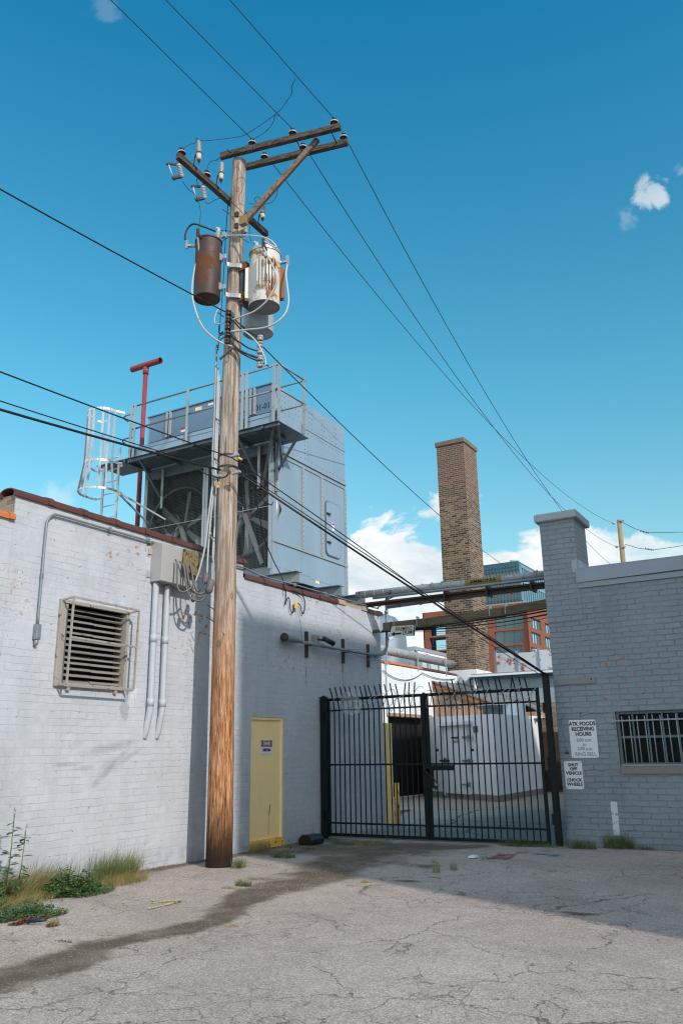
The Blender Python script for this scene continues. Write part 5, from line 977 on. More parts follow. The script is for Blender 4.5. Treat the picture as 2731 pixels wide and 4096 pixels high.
# ladder with cage
lx0, lx1, ly = -14.72, -14.22, 13.72
ld = empty('caged_ladder', 'bright aluminium ladder with a hooped safety cage left of the cooling tower', 'ladder')
for x in (lx0, lx1): MB().box(x - .035, x + .035, ly - .012, ly + .012, 4.52, 9.25 if x == lx0 else 8.95).build('ladder_rail', M['alum'], ld)
for k in range(14): z = 4.75 + .305 * k; MB().cyl((lx0, ly, z), (lx1, ly, z), .014, 8).build('rung', M['alum'], ld)
cxm = (lx0 + lx1) / 2
def hoop(z, R_, dz=.055, tilt=0):
    pts = [(lx0 - .18, ly - .02), (lx0 - .22, ly - .12)] + [(cxm - .0 + R_ * cos(pi + pi * k / 16), ly - .35 + (R_ + .02) * sin(pi + pi * k / 16)) for k in range(17)] + [(lx1 + .22, ly - .12), (lx1 + .18, ly - .02)]
    mb = MB()
    for a, b in zip(pts[:-1], pts[1:]): mb.bar((*a, z), (*b, z), .006, dz)
    return mb.build('cage_hoop', M['alum'], ld), pts
h1, P1 = hoop(9.78, .37); h2_, P2 = hoop(8.45, .37); h3, P3 = hoop(7.72, .47)
for i in (2, 4, 6, 9, 11, 14, 16, 18):
    mb = MB(); mb.bar((*P1[i], 9.80), (*P2[i], 8.43), .006, .07, (0, 1, 0) if 4 < i < 16 else (1, 0, 0)); mb.bar((*P2[i], 8.43), (*P3[i], 7.7), .006, .07, (0, 1, 0) if 4 < i < 16 else (1, 0, 0)); mb.build('cage_bar', M['alum'], ld)
for z in (9.78, 8.45, 7.72):
    for x, s in ((lx0, -1), (lx1, 1)): MB().bar((x + s * .18, ly - .02, z), (x, ly, z), .006, .05).build('cage_tie', M['alum'], ld)
MB().bar((lx1 + .1, ly, 7.75), (-13.35, TY - .03, 7.15), .03, .04).build('stay_bar', M['dgalv'], ld); MB().bar((lx1 + .0, ly, 7.8), (-13.95, TY + .02, 7.15), .03, .04).build('stay_bar', M['dgalv'], ld)
for z in (9.72, 9.1): MB().tube(bez([(-13.78, YP + .05, z), (-14.0, YP + .05, z + .02), (-14.15, YP + .1, z), (-14.2, YP + .3, z - .02)], 4), .018, 6).build('grab_rail', M['steelgrey'], ld)
base(ld)
# red vent pipe
rp = empty('red_vent_pipe', 'tall red vent pipe with a tee top beside the caged ladder', 'pipe'); a = at('Y', 14.9, 585, 1468); b = at('Y', 14.9, 552, 2080)
MB().cyl((a.x, 14.9, 4.52), (a.x, 14.9, a.z), .06, 16).build('pipe', M['red'], rp); mb = MB(); L_, R__ = at('Y', 14.9, 545, 1476), at('Y', 14.9, 632, 1447)
mb.tube([(a.x - .52, 14.9, a.z + .06), (a.x + .52, 14.9, a.z + .06)], .085, 16, False); mb.tube([(a.x + .52, 14.9, a.z + .06), (a.x - .52, 14.9, a.z + .06)], .072, 16, False); mb.build('tee', M['red'], rp); MB().cyl((a.x, 14.9, a.z - .22), (a.x, 14.9, a.z - .02), .078, 16).build('collar', M['red'], rp); base(rp)
# steel beams under the tower
for y, z, x1, lab in ((14.6, 5.16, -9.52, 'nearest steel beam end sticking out under the cooling tower corner'), (16.4, 5.14, -9.52, 'second steel beam end under the far side of the cooling tower'), (17.5, 5.10, -9.50, 'third steel beam end carrying the overhead pipes')):
    mb = MB(); mb.box(-14.5, x1, y - .012, y + .012, z + .015, z + .235); mb.box(-14.5, x1, y - .12, y + .12, z + .235, z + .25); mb.box(-14.5, x1, y - .12, y + .12, z, z + .015); thing('steel_beam', lab, 'steel beam', mb, M['steelgrey'], 'steel beams under the cooling tower')
thing('beam_post', 'short dark post holding the beam behind the coping', 'post', MB().box(-10.6, -10.4, 14.5, 17.6, 4.5, 5.12), M['dgalv'])

# ------------------------------------------------------------------ pipes and timber across the alley
mb = MB(); mb.tube([(-9.45, 17.0, 5.24), (-6.5, 17.0, 5.20), (-4.38, 17.0, 5.20)], .085, 18)
for k in range(20): x = -9.2 + .245 * k; mb.tube([(x, 17.0, 5.235 - .012 * (k > 8)), (x + .015, 17.0, 5.235 - .012 * (k > 8))], .090, 18)
op = tag(mb.build('overhead_pipe', M['rustpipe']), 'fattest of the grey pipes crossing the alley above the gate', 'pipe', 'pipes crossing above the gate')
x = at('Y', 16.9, 1930, 2338).x; text('lettering', 'AMMONIA', .10, (x, 16.905, 5.205), '-Y', M['ink'], op, .002, .002, 1.3); MB().tube([(x - .42, 17.0, 5.20), (x + .42, 17.0, 5.20)], .0885, 18).build('yellow_band', metal('yellow marker band', (.27, .20, .05), .7, 0, .3, 12), op)
tag(MB().tube([(-8.95, 16.88, 5.10), (-4.38, 16.88, 5.09)], .034, 10).build('overhead_pipe', M['pipeg']), 'thin smooth pipe just below the fattest pipe over the alley', 'pipe', 'pipes crossing above the gate')
mb = MB(); mb.box(-9.4, -4.38, 17.0, 17.10, 5.0, 5.04); mb.box(-9.4, -4.38, 17.1, 17.12, 4.94, 5.06); thing('rusty_channel', 'rusty dark steel channel under the fat overhead pipe', 'steel channel', mb, M['iron'])
mb = MB(); mb.tube([(-8.8, 17.3, 5.19 - .26), (-8.0, 17.3, 4.95), (-4.38, 17.3, 5.0)], .045, 12)
for k in range(8): xx = -8.5 + .55 * k; mb.tube([(xx, 17.3, 4.945 + .012 * k * .3), (xx + .05, 17.3, 4.945 + .012 * k * .3)], .056, 10)
tag(mb.build('overhead_pipe', M['pipeg']), 'lower clamped grey pipe below the rusty channel over the alley', 'pipe', 'pipes crossing above the gate')
for k in range(3): xx = -7.2 + 1.0 * k; thing('pipe_hanger', ('left', 'middle', 'right')[k] + ' small hanger clamp between the overhead pipes', 'hanger', MB().box(xx, xx + .03, 16.95, 17.32, 4.88, 5.12), M['iron'], 'hanger clamps on the overhead pipes')
# plank raceway
a, b = Vector((-9.05, 17.55, 4.52)), Vector((-4.38, 17.55, 4.73)); mid = Vector((-6.9, 17.55, 4.565))
pl = empty('timber_raceway', 'sagging grey brown timber raceway spanning the alley under the pipes', 'timber')
for p, q in ((a, Vector((-7.9, 17.55, 4.53))), (Vector((-7.89, 17.55, 4.53)), Vector((-6.05, 17.55, 4.60))), (Vector((-6.04, 17.55, 4.60)), b)):
    MB().bar(p, q, .05, .17).build('plank', M['plank'], pl, .004)
MB().bar(a + Vector((0, .06, -.11)), Vector((-6.0, 17.61, 4.49)), .14, .03).build('bottom_plank', M['plank'], pl)
for xx in (-8.75, -8.15, -6.35, -5.98): z = 4.52 + (xx + 9) * .043; MB().box(xx, xx + .02, 17.50, 17.64, z - .12, z + .12).build('strap', M['galv'], pl)
base(pl)
for k in range(6):
    z0 = 4.42 - .015 * k; P0 = Vector((-9.1, 17.5 + .02 * k, 4.38 + .012 * k)); P1_ = Vector((-4.38, 17.5, 4.62 - .035 * k)); wire(P0, P1_, (.06, .10, .08, .14, .12, .19)[k], (.018, .012, .01, .008, .012, .007)[k], ('uppermost', 'second', 'third', 'fourth', 'fifth', 'lowest sagging')[k] + ' dark cable slung under the timber raceway', 'cables slung under the timber raceway', 24)
fs_ = empty('firemens_sign', 'cream sign hanging under the timber reading FIREMENS DUMP with a left arrow', 'sign')
YS_ = 17.35; A_, B_, C_, D_ = at('Y', YS_, 1566, 2506), at('Y', YS_, 1661, 2499), at('Y', YS_, 1657, 2543), at('Y', YS_, 1558, 2547)
MB().prism([A_, B_, C_, D_], (0, .012, 0)).build('panel', M['signold'], fs_)
for p, q in ((A_, D_), (B_, C_)): MB().bar(p + Vector((-.01, -.008, .12)), q + Vector((-.01, -.008, 0)), .022, .012).build('side_strip', M['ink'], fs_)
W_ = (B_ - A_).length; cx = (A_.x + B_.x) / 2; ang = math.atan2(B_.z - A_.z, B_.x - A_.x)
text('lettering', 'FIREMENS', .125, (cx - .0, YS_ - .004, (A_.z + B_.z) / 2 - .075), '-Y', M['ink'], fs_, .0015, .002, .80, shear=.06); text('lettering', 'DUMP', .135, (cx + .12, YS_ - .004, (C_.z + D_.z) / 2 + .075), '-Y', M['ink'], fs_, .0015, .002, .80, shear=.06)
zc = (C_.z + D_.z) / 2 + .07; x0_ = D_.x + .04; mb = MB(); mb.prism([(x0_, YS_ - .004, zc), (x0_ + .09, YS_ - .004, zc + .055), (x0_ + .09, YS_ - .004, zc - .055)], (0, .003, 0)); mb.box(x0_ + .088, x0_ + .27, YS_ - .004, YS_ - .001, zc - .02, zc + .02); mb.build('arrow', M['ink'], fs_); base(fs_)
thing('wall_bracket', 'dark iron bracket on the wall corner under the timber raceway', 'bracket', MB().box(XA - .05, XA + .16, 17.3, 17.4, 4.36, 4.42), M['iron'])
# ------------------------------------------------------------------ yard beyond the gate
YB = lambda y, *q: at('Y', y, *q)
XB = -14.0
lb = empty('back_warehouse', 'white brick building behind the gate with orange coping and a dark opening', 'building')
OP = (27.3, 30.95, .02, 2.86); ZC = 4.72
mb = MB(); holes_wall(mb, 'X', XB, 20, 34.0, -.1, ZC, [OP], -.3); mb.quad((XB, 20, -.1), (XB - 14, 20, -.1), (XB - 14, 20, ZC), (XB, 20, ZC)); mb.quad((XB, 34, -.1), (XB - 14, 34, -.1), (XB - 14, 34, ZC), (XB, 34, ZC)); mb.build('wall', M['wallW'], lb)
MB().box(XB - 14, XB - .02, 20, 34, ZC - .2, ZC - .05).build('roof', M['conc'], lb)
MB().box(XB - 4, XB - .31, OP[0] - .3, OP[1] + .3, 0, 3).build('dark_opening', M['black'], lb)
MB().box(XB - .02, XB + .05, OP[0] - .1, OP[1] + .15, 2.86, 2.98).build('lintel', M['boards'], lb)
for i in range(11):
    y0 = 26.2 + .72 * i; m_ = M['terrao'] if y0 < 30 else M['terra']; mb = MB(); z = ZC + .03 + U(-.015, .015); mb.prism([(XB - .33 + .17 * cos(pi * k / 8) + .17, y0, z + .12 * sin(pi * k / 8)) for k in range(9)], (0, .70, 0)); mb.build('coping_tile', m_, lb)
base(lb)
thing('wooden_post', 'orange brown wooden post at the right side of the dark opening', 'post', MB().box(XB + .06, XB + .24, 29.95, 30.13, 0, 2.95), M['rafter'])
tag(MB().tube([(XB - .3, 22, 5.32), (XB - .3, 34.5, 5.28)], .17, 18).build('roof_duct', M['rustpipe']), 'long grey duct lying along the roof edge behind the orange coping', 'duct')
for k, y in enumerate((27.3, 30.0, 32.8)): thing('duct_support', ('left', 'middle', 'right')[k] + ' thin galvanised upright beside the roof duct', 'support', MB().box(XB + .0, XB + .03, y, y + .05, ZC - .05, 5.45), M['galvb'], 'uprights beside the roof duct')
mb = MB(); mb.tube(bez([(XB + .04, 27.2, 3.0), (XB + .04, 27.2, 4.4), (XB + .03, 27.1, 4.8), (XB + .02, 26.6, 4.85)], 5), .02, 6); tag(mb.build('conduit', M['pipewhite']), 'white conduit running up the white brick wall beside the opening', 'conduit')
for k, (q, s, lab) in enumerate(((((1530, 2680), (1690, 2691)), .32, 'slack cable swagged across the white brick wall'), (((1688, 2691), (1820, 2715)), .12, 'thin cable continuing right along the white brick wall'))):
    p, r_ = at('X', XB + .05, *q[0]), at('X', XB + .05, *q[1]); tag(MB().tube(sagline(p, r_, s, 14), .016, 5).build('wall_cable', M['gcable']), lab, 'cable')
# ribbed sheet fence on the roofs
def sheetfence(nm, lab, pts, hts, z0, mat):
    r = empty(nm, lab, 'sheet fence'); n = len(pts) - 1
    for i in range(n):
        a, b = Vector((*pts[i], z0)), Vector((*pts[i + 1], z0)); d = b - a; o = d.cross(Vector((0, 0, 1))).normalized() * .04; mb = MB(); mb.prism([a, b, b + Vector((0, 0, hts[i])), a + Vector((0, 0, hts[i] + .03))], o); mb.build('sheet', mat, r)
        MB().bar(a + o, a + o + Vector((0, 0, hts[i] + .12)), .09, .09).build('rib', M['sheet'], r)
    return base(r)
pp_ = [(-17.5 + .0 * i, 33.2 + 1.35 * i) for i in range(8)]
sheetfence('roof_fence', 'row of pale weathered metal sheets on the roof left of the brick chimney', pp_, [1.75, 1.72, 1.7, 1.68, 1.62, 1.58, 1.5], 4.6, M['whiterust'])
mb = MB(); c = YB(34, 1545, 2600); mb.lathe([(1.05, 0), (1.05, 1.9), (1.0, 2.35), (.85, 2.75), (.55, 3.1), (.02, 3.3)], (c.x - .35, 34.5, 4.6), n=40); thing('metal_hood', 'rounded grey blue metal hood on the roof behind the wall corner', 'hood', mb, M['sheet'])
# brick chimney
bc = empty('brick_chimney', 'tall square chimney of brown brick with a white painted foot', 'chimney'); CY = 34.3
p0, p1 = YB(CY, 1744.5, 1790), YB(CY, 1852, 1768); q0, q1 = YB(CY, 1788, 2682), YB(CY, 1903, 2679)
x0t, x1t, x0b, x1b, ztp, zbt = p0.x, p1.x, q0.x, q1.x, (p0.z + p1.z) / 2, (q0.z + q1.z) / 2; dp = 1.75
mb = MB(); A = [(x0b, CY, zbt), (x1b, CY, zbt), (x1b, CY + dp, zbt), (x0b, CY + dp, zbt), (x0t, CY, ztp), (x1t, CY, ztp), (x1t, CY + dp * .93, ztp), (x0t, CY + dp * .93, ztp)]
mb.add(A, [(0, 1, 5, 4), (1, 2, 6, 5), (2, 3, 7, 6), (3, 0, 4, 7), (4, 5, 6, 7)]); mb.build('shaft', M['chim'], bc); MB().box(x0t - .06, x1t + .06, CY - .06, CY + dp * .93 + .06, ztp, ztp + .24).build('cap', paintm('sooty cap', (.16, .135, .11), .9, .3, 4, bmp=.5), bc, .02)
MB().box(x0b - .05, x1b + .05, CY - .05, CY + dp + .05, 0, zbt).build('painted_base', M['wallW'], bc); base(bc)
# gutter building right of the chimney
gb = empty('gutter_building', 'low teal painted building with a white gutter between chimney and right wall', 'building')
g0 = YB(33.6, 1945, 2700); zg = g0.z
MB().box(x1b + .06, 4, 34.0, 42, 0, zg).build('wall', M['wallT'], gb); MB().box(x1b - .1, 4, 33.75, 34.0, zg - .16, zg - .06).build('soffit', M['teal'], gb); MB().box(x1b - .15, 4, 33.6, 33.95, zg - .05, zg + .03).build('gutter', M['white'], gb); MB().box(x1b - .1, 4, 33.9, 42, zg + .03, zg + .1).build('roof_edge', M['conc'], gb)  # dark teal soffit colour carries the shade under the eave
MB().tube([(x1b + .12, 33.8, zg - .1), (x1b + .12, 33.8, zg - .9), (x1b + .35, 33.5, zg - 1.15)], .09, 10).build('downspout', M['white'], gb); base(gb)
pp_ = [(x1b + .25 + 1.0 * i, 36.2) for i in range(7)]; sheetfence('rusty_parapet', 'rust eaten white metal parapet above the gutter building', pp_, [1.05, 1.0, 1.05, 1.12, 1.1, 1.0], zg + .1, M['whiterust'])
# timber shed with shingle roofs
sh = empty('timber_shed', 'raw board shed with a sagging shingle roof behind the white cold room', 'shed')
YH = 31.4; a, b = YB(YH, 1684, 2712), YB(YH, 2110, 2868); mb = MB(); mb.prism([(a.x, YH, .0), (b.x - .8, YH, .0), (b.x - .8, YH, b.z + .35), (a.x, YH, a.z - .12)], (0, .08, 0)); mb.build('board_wall', M['boards'], sh)
MB().bar(a - Vector((0, .05, .09)), b - Vector((0, .05, .09)), .06, .22).build('rake_board', M['rafter'], sh)
r0_, r1_ = YB(34.1, 1705, 2716), YB(33.9, 2075, 2800); mb = MB(); mb.prism([a + Vector((-.05, -.12, .03)), b + Vector((0, -.12, .03)), r1_, YB(34.1, 1890, 2748), r0_ + Vector((0, 0, .12))], (0, 0, .05)); mb.build('shingle_roof', M['shingle'], sh); base(sh)
s2_ = empty('lean_to_roof', 'small lean to with a mossy shingle roof right of the louvred box', 'shed'); a, b = YB(31.6, 2066, 2800), YB(31.6, 2150, 2846)
mb = MB(); mb.prism([a, b, YB(33.6, 2170, 2838), YB(33.6, 2070, 2796)], (0, 0, .06)); mb.build('shingle_roof', M['shingle'], s2_); c, d = YB(31.6, 2068, 2874), YB(31.6, 2158, 2852); MB().box(a.x, b.x + .05, 31.6, 33.0, c.z, b.z).build('board_wall', M['boards'], s2_); MB().box(a.x, b.x + .15, 31.5, 31.6, c.z - .02, c.z + .07).build('gutter', M['white'], s2_); base(s2_)
# cold room
cr = empty('cold_room', 'white walk in cold room with a strap hinged door on a dark kerb', 'cold room')
F0, F1, F2 = Vector((-13.35, 29.3, 0)), Vector((-9.78, 26.7, 0)), Vector((-9.95, 32.0, 0)); F3 = Vector((-13.35, 33.0, 0)); HZ = 2.76
mb = MB(); up_ = Vector((0, 0, 1))
mb.add([p + up_ * .2 for p in (F0, F1, F2, F3)] + [p + up_ * (HZ + (.08 if i != 1 else 0)) for i, p in enumerate((F0, F1, F2, F3))], [(0, 1, 5, 4), (1, 2, 6, 5), (2, 3, 7, 6), (3, 0, 4, 7), (4, 5, 6, 7)]); mb.build('insulated_walls', M['whited'], cr)
mb = MB(); mb.add([p + up_ * z for z in (-.02, .2) for p in (F0 + Vector((-.04, -.06, 0)), F1 + Vector((.05, -.07, 0)), F2 + Vector((.05, 0, 0)), F3)], [(0, 1, 5, 4), (1, 2, 6, 5), (2, 3, 7, 6), (3, 0, 4, 7), (4, 5, 6, 7)]); mb.build('kerb', M['stone'], cr)
fd = (F1 - F0).normalized(); fn_ = Vector((fd.y, -fd.x, 0))
def onf(x, y):   # point of the front face seen at (x, y)
    d = ray(x, y); t_ = (F0 - CAM).dot(fn_) / d.dot(fn_); return CAM + d * t_
def plate(x0, y0, x1, y1, th, mat, nm, par, off=0.):
    a, b = onf(x0, y0), onf(x1, y1); c, d = Vector((b.x, b.y, a.z)), Vector((a.x, a.y, b.z)); o = fn_ * off
    return MB().prism([a + o, c + o, b + o, d + o], fn_ * th).build(nm, mat, par)
dd = plate(1782, 2905, 1888, 3178, .10, M['white'], 'door', cr, .002); plate(1775, 2905, 1783, 3180, .07, M['whited'], 'door_frame', dd, .003)
a, b = onf(1766, 2906), onf(1888, 2896); mb = MB(); mb.prism([Vector((a.x, a.y, a.z)), Vector((b.x, b.y, a.z)), Vector((b.x, b.y, a.z + .12)), Vector((a.x, a.y, a.z + .12))], fn_ * .3); mb.build('door_canopy', M['white'], dd)
for y in (2949, 3043, 3138): plate(1862, y - 4, 1892, y + 4, .06, M['steelgrey'], 'strap_hinge', dd, .10); plate(1884, y - 9, 1893, y + 10, .05, M['steelgrey'], 'hinge_plate', dd, .11)
for x0, y0, x1, y1 in ((1772, 3039, 1808, 3047), (1788, 3033, 1795, 3050), (1818, 2948, 1841, 2953), (1757, 2995, 1763, 3005), (1899, 2995, 1905, 3005)): plate(x0, y0, x1, y1, .06, M['iron'], 'latch', dd, .10)
plate(1813, 2960, 1849, 2974, .003, M['sign'], 'notice', dd, .105); c = onf(1831, 2967) + fn_ * .112
tx = text('lettering', 'Freezer #2', .10, (0, 0, 0), '-Y', M['ink'], dd, .001, .001, .8); ang = math.atan2(fd.y, fd.x); tx.data.transform(Matrix.Translation(c) @ Matrix.Rotation(ang, 4, 'Z'))
vg = plate(1893, 2905, 1911, 2929, .03, M['dgalv'], 'vent_grille', cr, .002); base(cr)
vb = empty('louvred_box', 'dark louvred condenser box on the roof of the cold room', 'condenser'); a, b = YB(29.5, 1928, 2822), YB(29.5, 2008, 2860)
MB().box(a.x, b.x, 29.5, 30.5, HZ + .02, a.z).build('housing', M['blackp'], vb)
for k in range(9): z = HZ + .08 + (a.z - HZ - .12) * k / 8; MB().box(a.x + .02, b.x - .02, 29.47, 29.5, z, z + .02).build('louver_slat', M['dgalv'], vb)
MB().box(a.x - .15, b.x + .05, 29.4, 30.6, a.z, a.z + .05).build('lid', M['white'], vb); base(vb)
a, b = YB(29.6, 2008, 2812), YB(29.6, 2068, 2866); thing('white_box', 'plain white upright panel right of the louvred box', 'panel', MB().box(a.x, b.x, 29.6, 30.6, HZ + .02, a.z), M['whited'])
wb_ = empty('tan_brick_wing', 'tan brick wall with a dark door seen past the cold room corner', 'building'); a = YB(35.5, 2160, 2860); MB().box(a.x, 6, 33.2, 33.95, 0, 3.4).build('wall', M['yardbrick'], wb_); MB().box(a.x + .1, a.x + 1.5, 33.1, 33.2, .1, 2.25).build('door', M['iron'], wb_); base(wb_)
# yellow posts
q = at('Y', 18.1, 1541, 2892)
thing('corner_guard', 'tall yellow steel guard post at the end corner of the shaded wall', 'post', MB().box(-9.50, -9.24, 17.95, 18.2, 0, q.z).box(-9.235, -9.20, 17.98, 18.12, 0, q.z - .02), M['yellow'], bevel=.01)
thing('short_bollard', 'short rusty yellow post beside the tall yellow guard', 'post', MB().tube([(-9.13, 18.15, 0), (-9.13, 18.15, .92)], .055, 10), M['yellowr'])
thing('bait_box', 'black faceted bait box on the ground right of the yellow door', 'bait box', MB().prism([(-8.98, 13.72, .0), (-8.68, 13.72, .0), (-8.66, 13.72, .08), (-8.74, 13.72, .17), (-8.92, 13.72, .17), (-9.0, 13.72, .08)], (.02, .38, 0)), M['blackp'], bevel=.012)
c = G(1590, 3172, 0); thing('white_sack', 'small white sack on the floor at the mouth of the dark opening', 'sack', MB().lathe([(.02, 0), (.17, .03), (.19, .14), (.13, .26), (.05, .33), (.07, .40), (.01, .41)], (c.x + .6, c.y - .6, 0), n=11), M['whited'])
thing('litter_cup', 'crumpled white litter on the asphalt before the right gate leaf', 'litter', MB().prism([(G(1870, 3434).x, G(1870, 3434).y, .012), (G(1895, 3436).x, G(1895, 3436).y, .012), (G(1895, 3436).x, G(1895, 3436).y, .03), (G(1875, 3434).x, G(1875, 3434).y, .04)], (.03, .1, .01)), M['white'])
c = G(118, 3682, .05); thing('blue_bottle', 'crushed blue bottle lying in the low green weeds at left', 'bottle', MB().tube([c, c + Vector((.10, .06, 0)), c + Vector((.15, .09, 0))], [.02, .02, .01], 8), paintm('blue plastic', (.008, .022, .055), .4))
c = G(716, 3965, .02); thing('bottle_cap', 'small shiny cap on the sunlit asphalt near the bottom edge', 'litter', MB().ball(G(1675, 4063, .012), .013), M['galvb'])
# ------------------------------------------------------------------ far buildings
YO = 200.; cc = lambda x, y: (1700 + x * .35077, 2100 + y * .35077)
O = lambda q: at('Y', YO, *q)
ob_ = empty('brick_office', 'distant red brick office block with wide teal windows and corner balconies', 'building')
bl_, bc_ = O((1689, 2452)), O((2114, 2420)); zr = bl_.z; XC = O(cc(1195, 1300)).x
hs = []
rows = [(1040, 1172), (1215, 1345), (1390, 1522), (1565, 1700)]
for y0, y1 in rows:
    a, b = O(cc(785, y0 + 5)), O(cc(1122, y1 - 5)); hs.append((a.x, b.x, b.z, a.z)); a, b = O(cc(672, y0 + 15)), O(cc(722, y1 + 5)); hs.append((a.x - 6, b.x, b.z, a.z))
for y0, y1 in ((1130, 1245), (1290, 1412), (1450, 1570)): a, b = O(cc(45, y0)), O(cc(300, y1)); hs.append((a.x, b.x, b.z, a.z))
# keep one common level per row so the sheet with openings is simple
hs2 = []
for h in hs: hs2.append(h)
def rects_wall(mb, v, u0, u1, z0, z1, holes, depth):
    holes_wall(mb, 'Y', v, u0, u1, z0, z1, holes, depth)
mb = MB(); rects_wall(mb, YO, bl_.x, XC, -1, zr, hs2, 1.2); ow = mb.build('wall', M['office'], ob_)
for i, h in enumerate(hs2):
    w_ = MB().box(h[0] - .0, h[1] + .0, YO + (.5 if i < 8 else 2.5), YO + (.6 if i < 8 else 2.6), h[2], h[3]).build('window', M['glasst'], ob_); mb = MB(); n = 6 if h[1] - h[0] > 8 else 3
    for k in range(n + 1): x = h[0] + (h[1] - h[0]) * k / n; mb.box(x - .07, x + .07, YO + (.4 if i < 8 else 2.4), YO + (.5 if i < 8 else 2.5), h[2], h[3])
    mb.build('mullion', M['teal'], w_)
    if i >= 8: MB().box(h[0] + 1, h[0] + 5.5, YO + 2.2, YO + 2.35, h[2] + .2, h[3] - .5).build('bright_pane', M['glassl'], w_); MB().box(h[0], h[1], YO + .2, YO + .26, h[2] + 1.05, h[2] + 1.12).build('balcony_rail', M['teal'], w_)
hs = []; XQ = lambda q: at('X', XC, *q)
for i, (ya, yb) in enumerate(((1050, 1165), (1212, 1335), (1388, 1500), (1560, 1680))):
    a, b = XQ(cc(1204, ya)), XQ(cc(1325, yb + 42)); hs.append((a.y, b.y, XQ(cc(1204, yb)).z, a.z)); a2 = b.y + 3.5; hs.append((a2, a2 + (b.y - a.y), XQ(cc(1204, yb)).z, a.z)); hs.append((2 * a2 - a.y + 3.5 - 0, 3 * a2 - 2 * a.y + 3.5 - 3.5, XQ(cc(1204, yb)).z, a.z))
mb = MB(); holes_wall(mb, 'X', XC, YO, YO + 60, -1, zr, hs, -.6); mb.build('side_wall', M['office'], ob_)
for h in hs: w_ = MB().box(XC - .6, XC - .5, h[0], h[1], h[2], h[3]).build('window', M['glassl'], ob_); mb = MB(); [mb.box(XC - .5, XC - .35, h[0] + (h[1] - h[0]) * k / 4 - .1, h[0] + (h[1] - h[0]) * k / 4 + .1, h[2], h[3]) for k in range(5)]; mb.build('mullion', M['teal'], w_)
MB().box(bl_.x + .1, XC - .65, YO + 1.3, YO + 60, zr - 1, zr - .5).build('roof', M['conc'], ob_); MB().box(bl_.x + .1, XC - .65, YO + 2.7, YO + 3, -1, zr - 1).build('inner_wall', M['teal'], ob_); MB().box(bl_.x, bl_.x + .3, YO, YO + 60, -1, zr).build('end_wall', M['office'], ob_); base(ob_)
gl = empty('glass_office', 'distant dark teal glass office block with pale fins rising above the red brick floors', 'building')
a, b = O(cc(620, 468)), O(cc(1018, 425)); zb_ = O(cc(1045, 850)).z; xl = O(cc(215, 535)).x; xw = O(cc(148, 535)).x; XG = b.x; zt_ = b.z
MB().box(xl, XG, YO + 3, YO + 58, zr + .3, zt_).build('glass_body', M['glasstower'], gl); zw = O(cc(148, 535)).z; MB().box(xw, xl, YO + 3.5, YO + 50, zr + .3, zw).build('glass_wing', M['teal'], gl)
mb = MB(); n = 22
for k in range(n + 1): x = xl + (XG - xl) * k / n; mb.box(x - .07, x + .07, YO + 2.8, YO + 3, zr + .3, zt_)
for z in (zt_ - .6, zt_ - 1.6, zb_ + .2): mb.box(xl, XG, YO + 2.8, YO + 2.95, z, z + .45)
zq = [O(cc(800, y)).z for y in (495, 640, 760)]
for z in zq: mb.box(xl, XG, YO + 2.82, YO + 2.95, z - .25, z + .25)
mb.build('mullion', M['teal'], gl)
mb = MB()
for k in range(30): y = YO + 3 + 1.9 * k; mb.box(XG, XG + .5, y, y + .75, zb_, zt_ - .8)
mb.box(XG, XG + .6, YO + 3, YO + 58, zt_ - .8, zt_); mb.box(XG, XG + .6, YO + 3, YO + 58, zb_ - .6, zb_ + .2); mb.box(XG, XG + .55, YO + 3, YO + 58, zq[1] - .4, zq[1] + .3); mb.build('fins', M['tealfin'], gl)
MB().box(xl, XG + 1.2, YO + 1.5, YO + 58, zb_ - .9, zb_ - .3).build('overhang', M['fascia'], gl)
c, d = O(cc(630, 412)), O(cc(968, 372)); MB().box(xl + 3, d.x, YO + 6, YO + 45, zt_, d.z + .3).build('penthouse', M['teal'], gl); e_ = O(cc(845, 380)); MB().cyl((e_.x, YO + 12, d.z), (e_.x, YO + 12, O(cc(845, 335)).z + .6), 1.25, 20).build('roof_stack', M['galvb'], gl); base(gl)
a, b = O((1664, 2596)), O((1697, 2640)); fw = empty('white_block', 'small pale building left of the red brick office', 'building'); MB().box(a.x, a.x + 9, YO - 20, YO + 10, 0, a.z * .9).build('wall', M['white'], fw); MB().box(a.x - .2, a.x + 9.2, YO - 20.2, YO + 10, a.z * .9, a.z * .9 + .8).build('roof_band', M['fascia'], fw); base(fw)
lp_ = tag(MB().tube(bez([YB(60, 2146, 2690), YB(60, 2145, 2640), YB(60, 2143, 2605), YB(60, 2140, 2600), YB(60, 2128, 2599)], 4), .09, 6).build('street_lamp', M['galvb']), 'thin pale lamp post before the red brick office windows', 'street lamp')
# tall block across the side street; its shadow lies over the gate and yard
tb = empty('corner_block', 'tall plain brick block to the right, casting the broad shade over the gate', 'building')
def block(x0, x1, y0, y1, H):
    MB().box(x0, x1, y0, y1, 0, H).build('wall', M['office'], tb); mb = MB()
    for z in range(2, int(H) - 1, 3):
        y = y0 + 1
        while y < y1 - 1.5: mb.box(x0 - .05, x0 - .005, y, y + 1.2, z, z + 1.6); y += 2.6
    mb.build('window_rows', M['glassd'], tb)
block(8.9, 20, 3.6, 10.2, 16.45); block(8.9, 20, 10.21, 20.5, 17.9); base(tb)

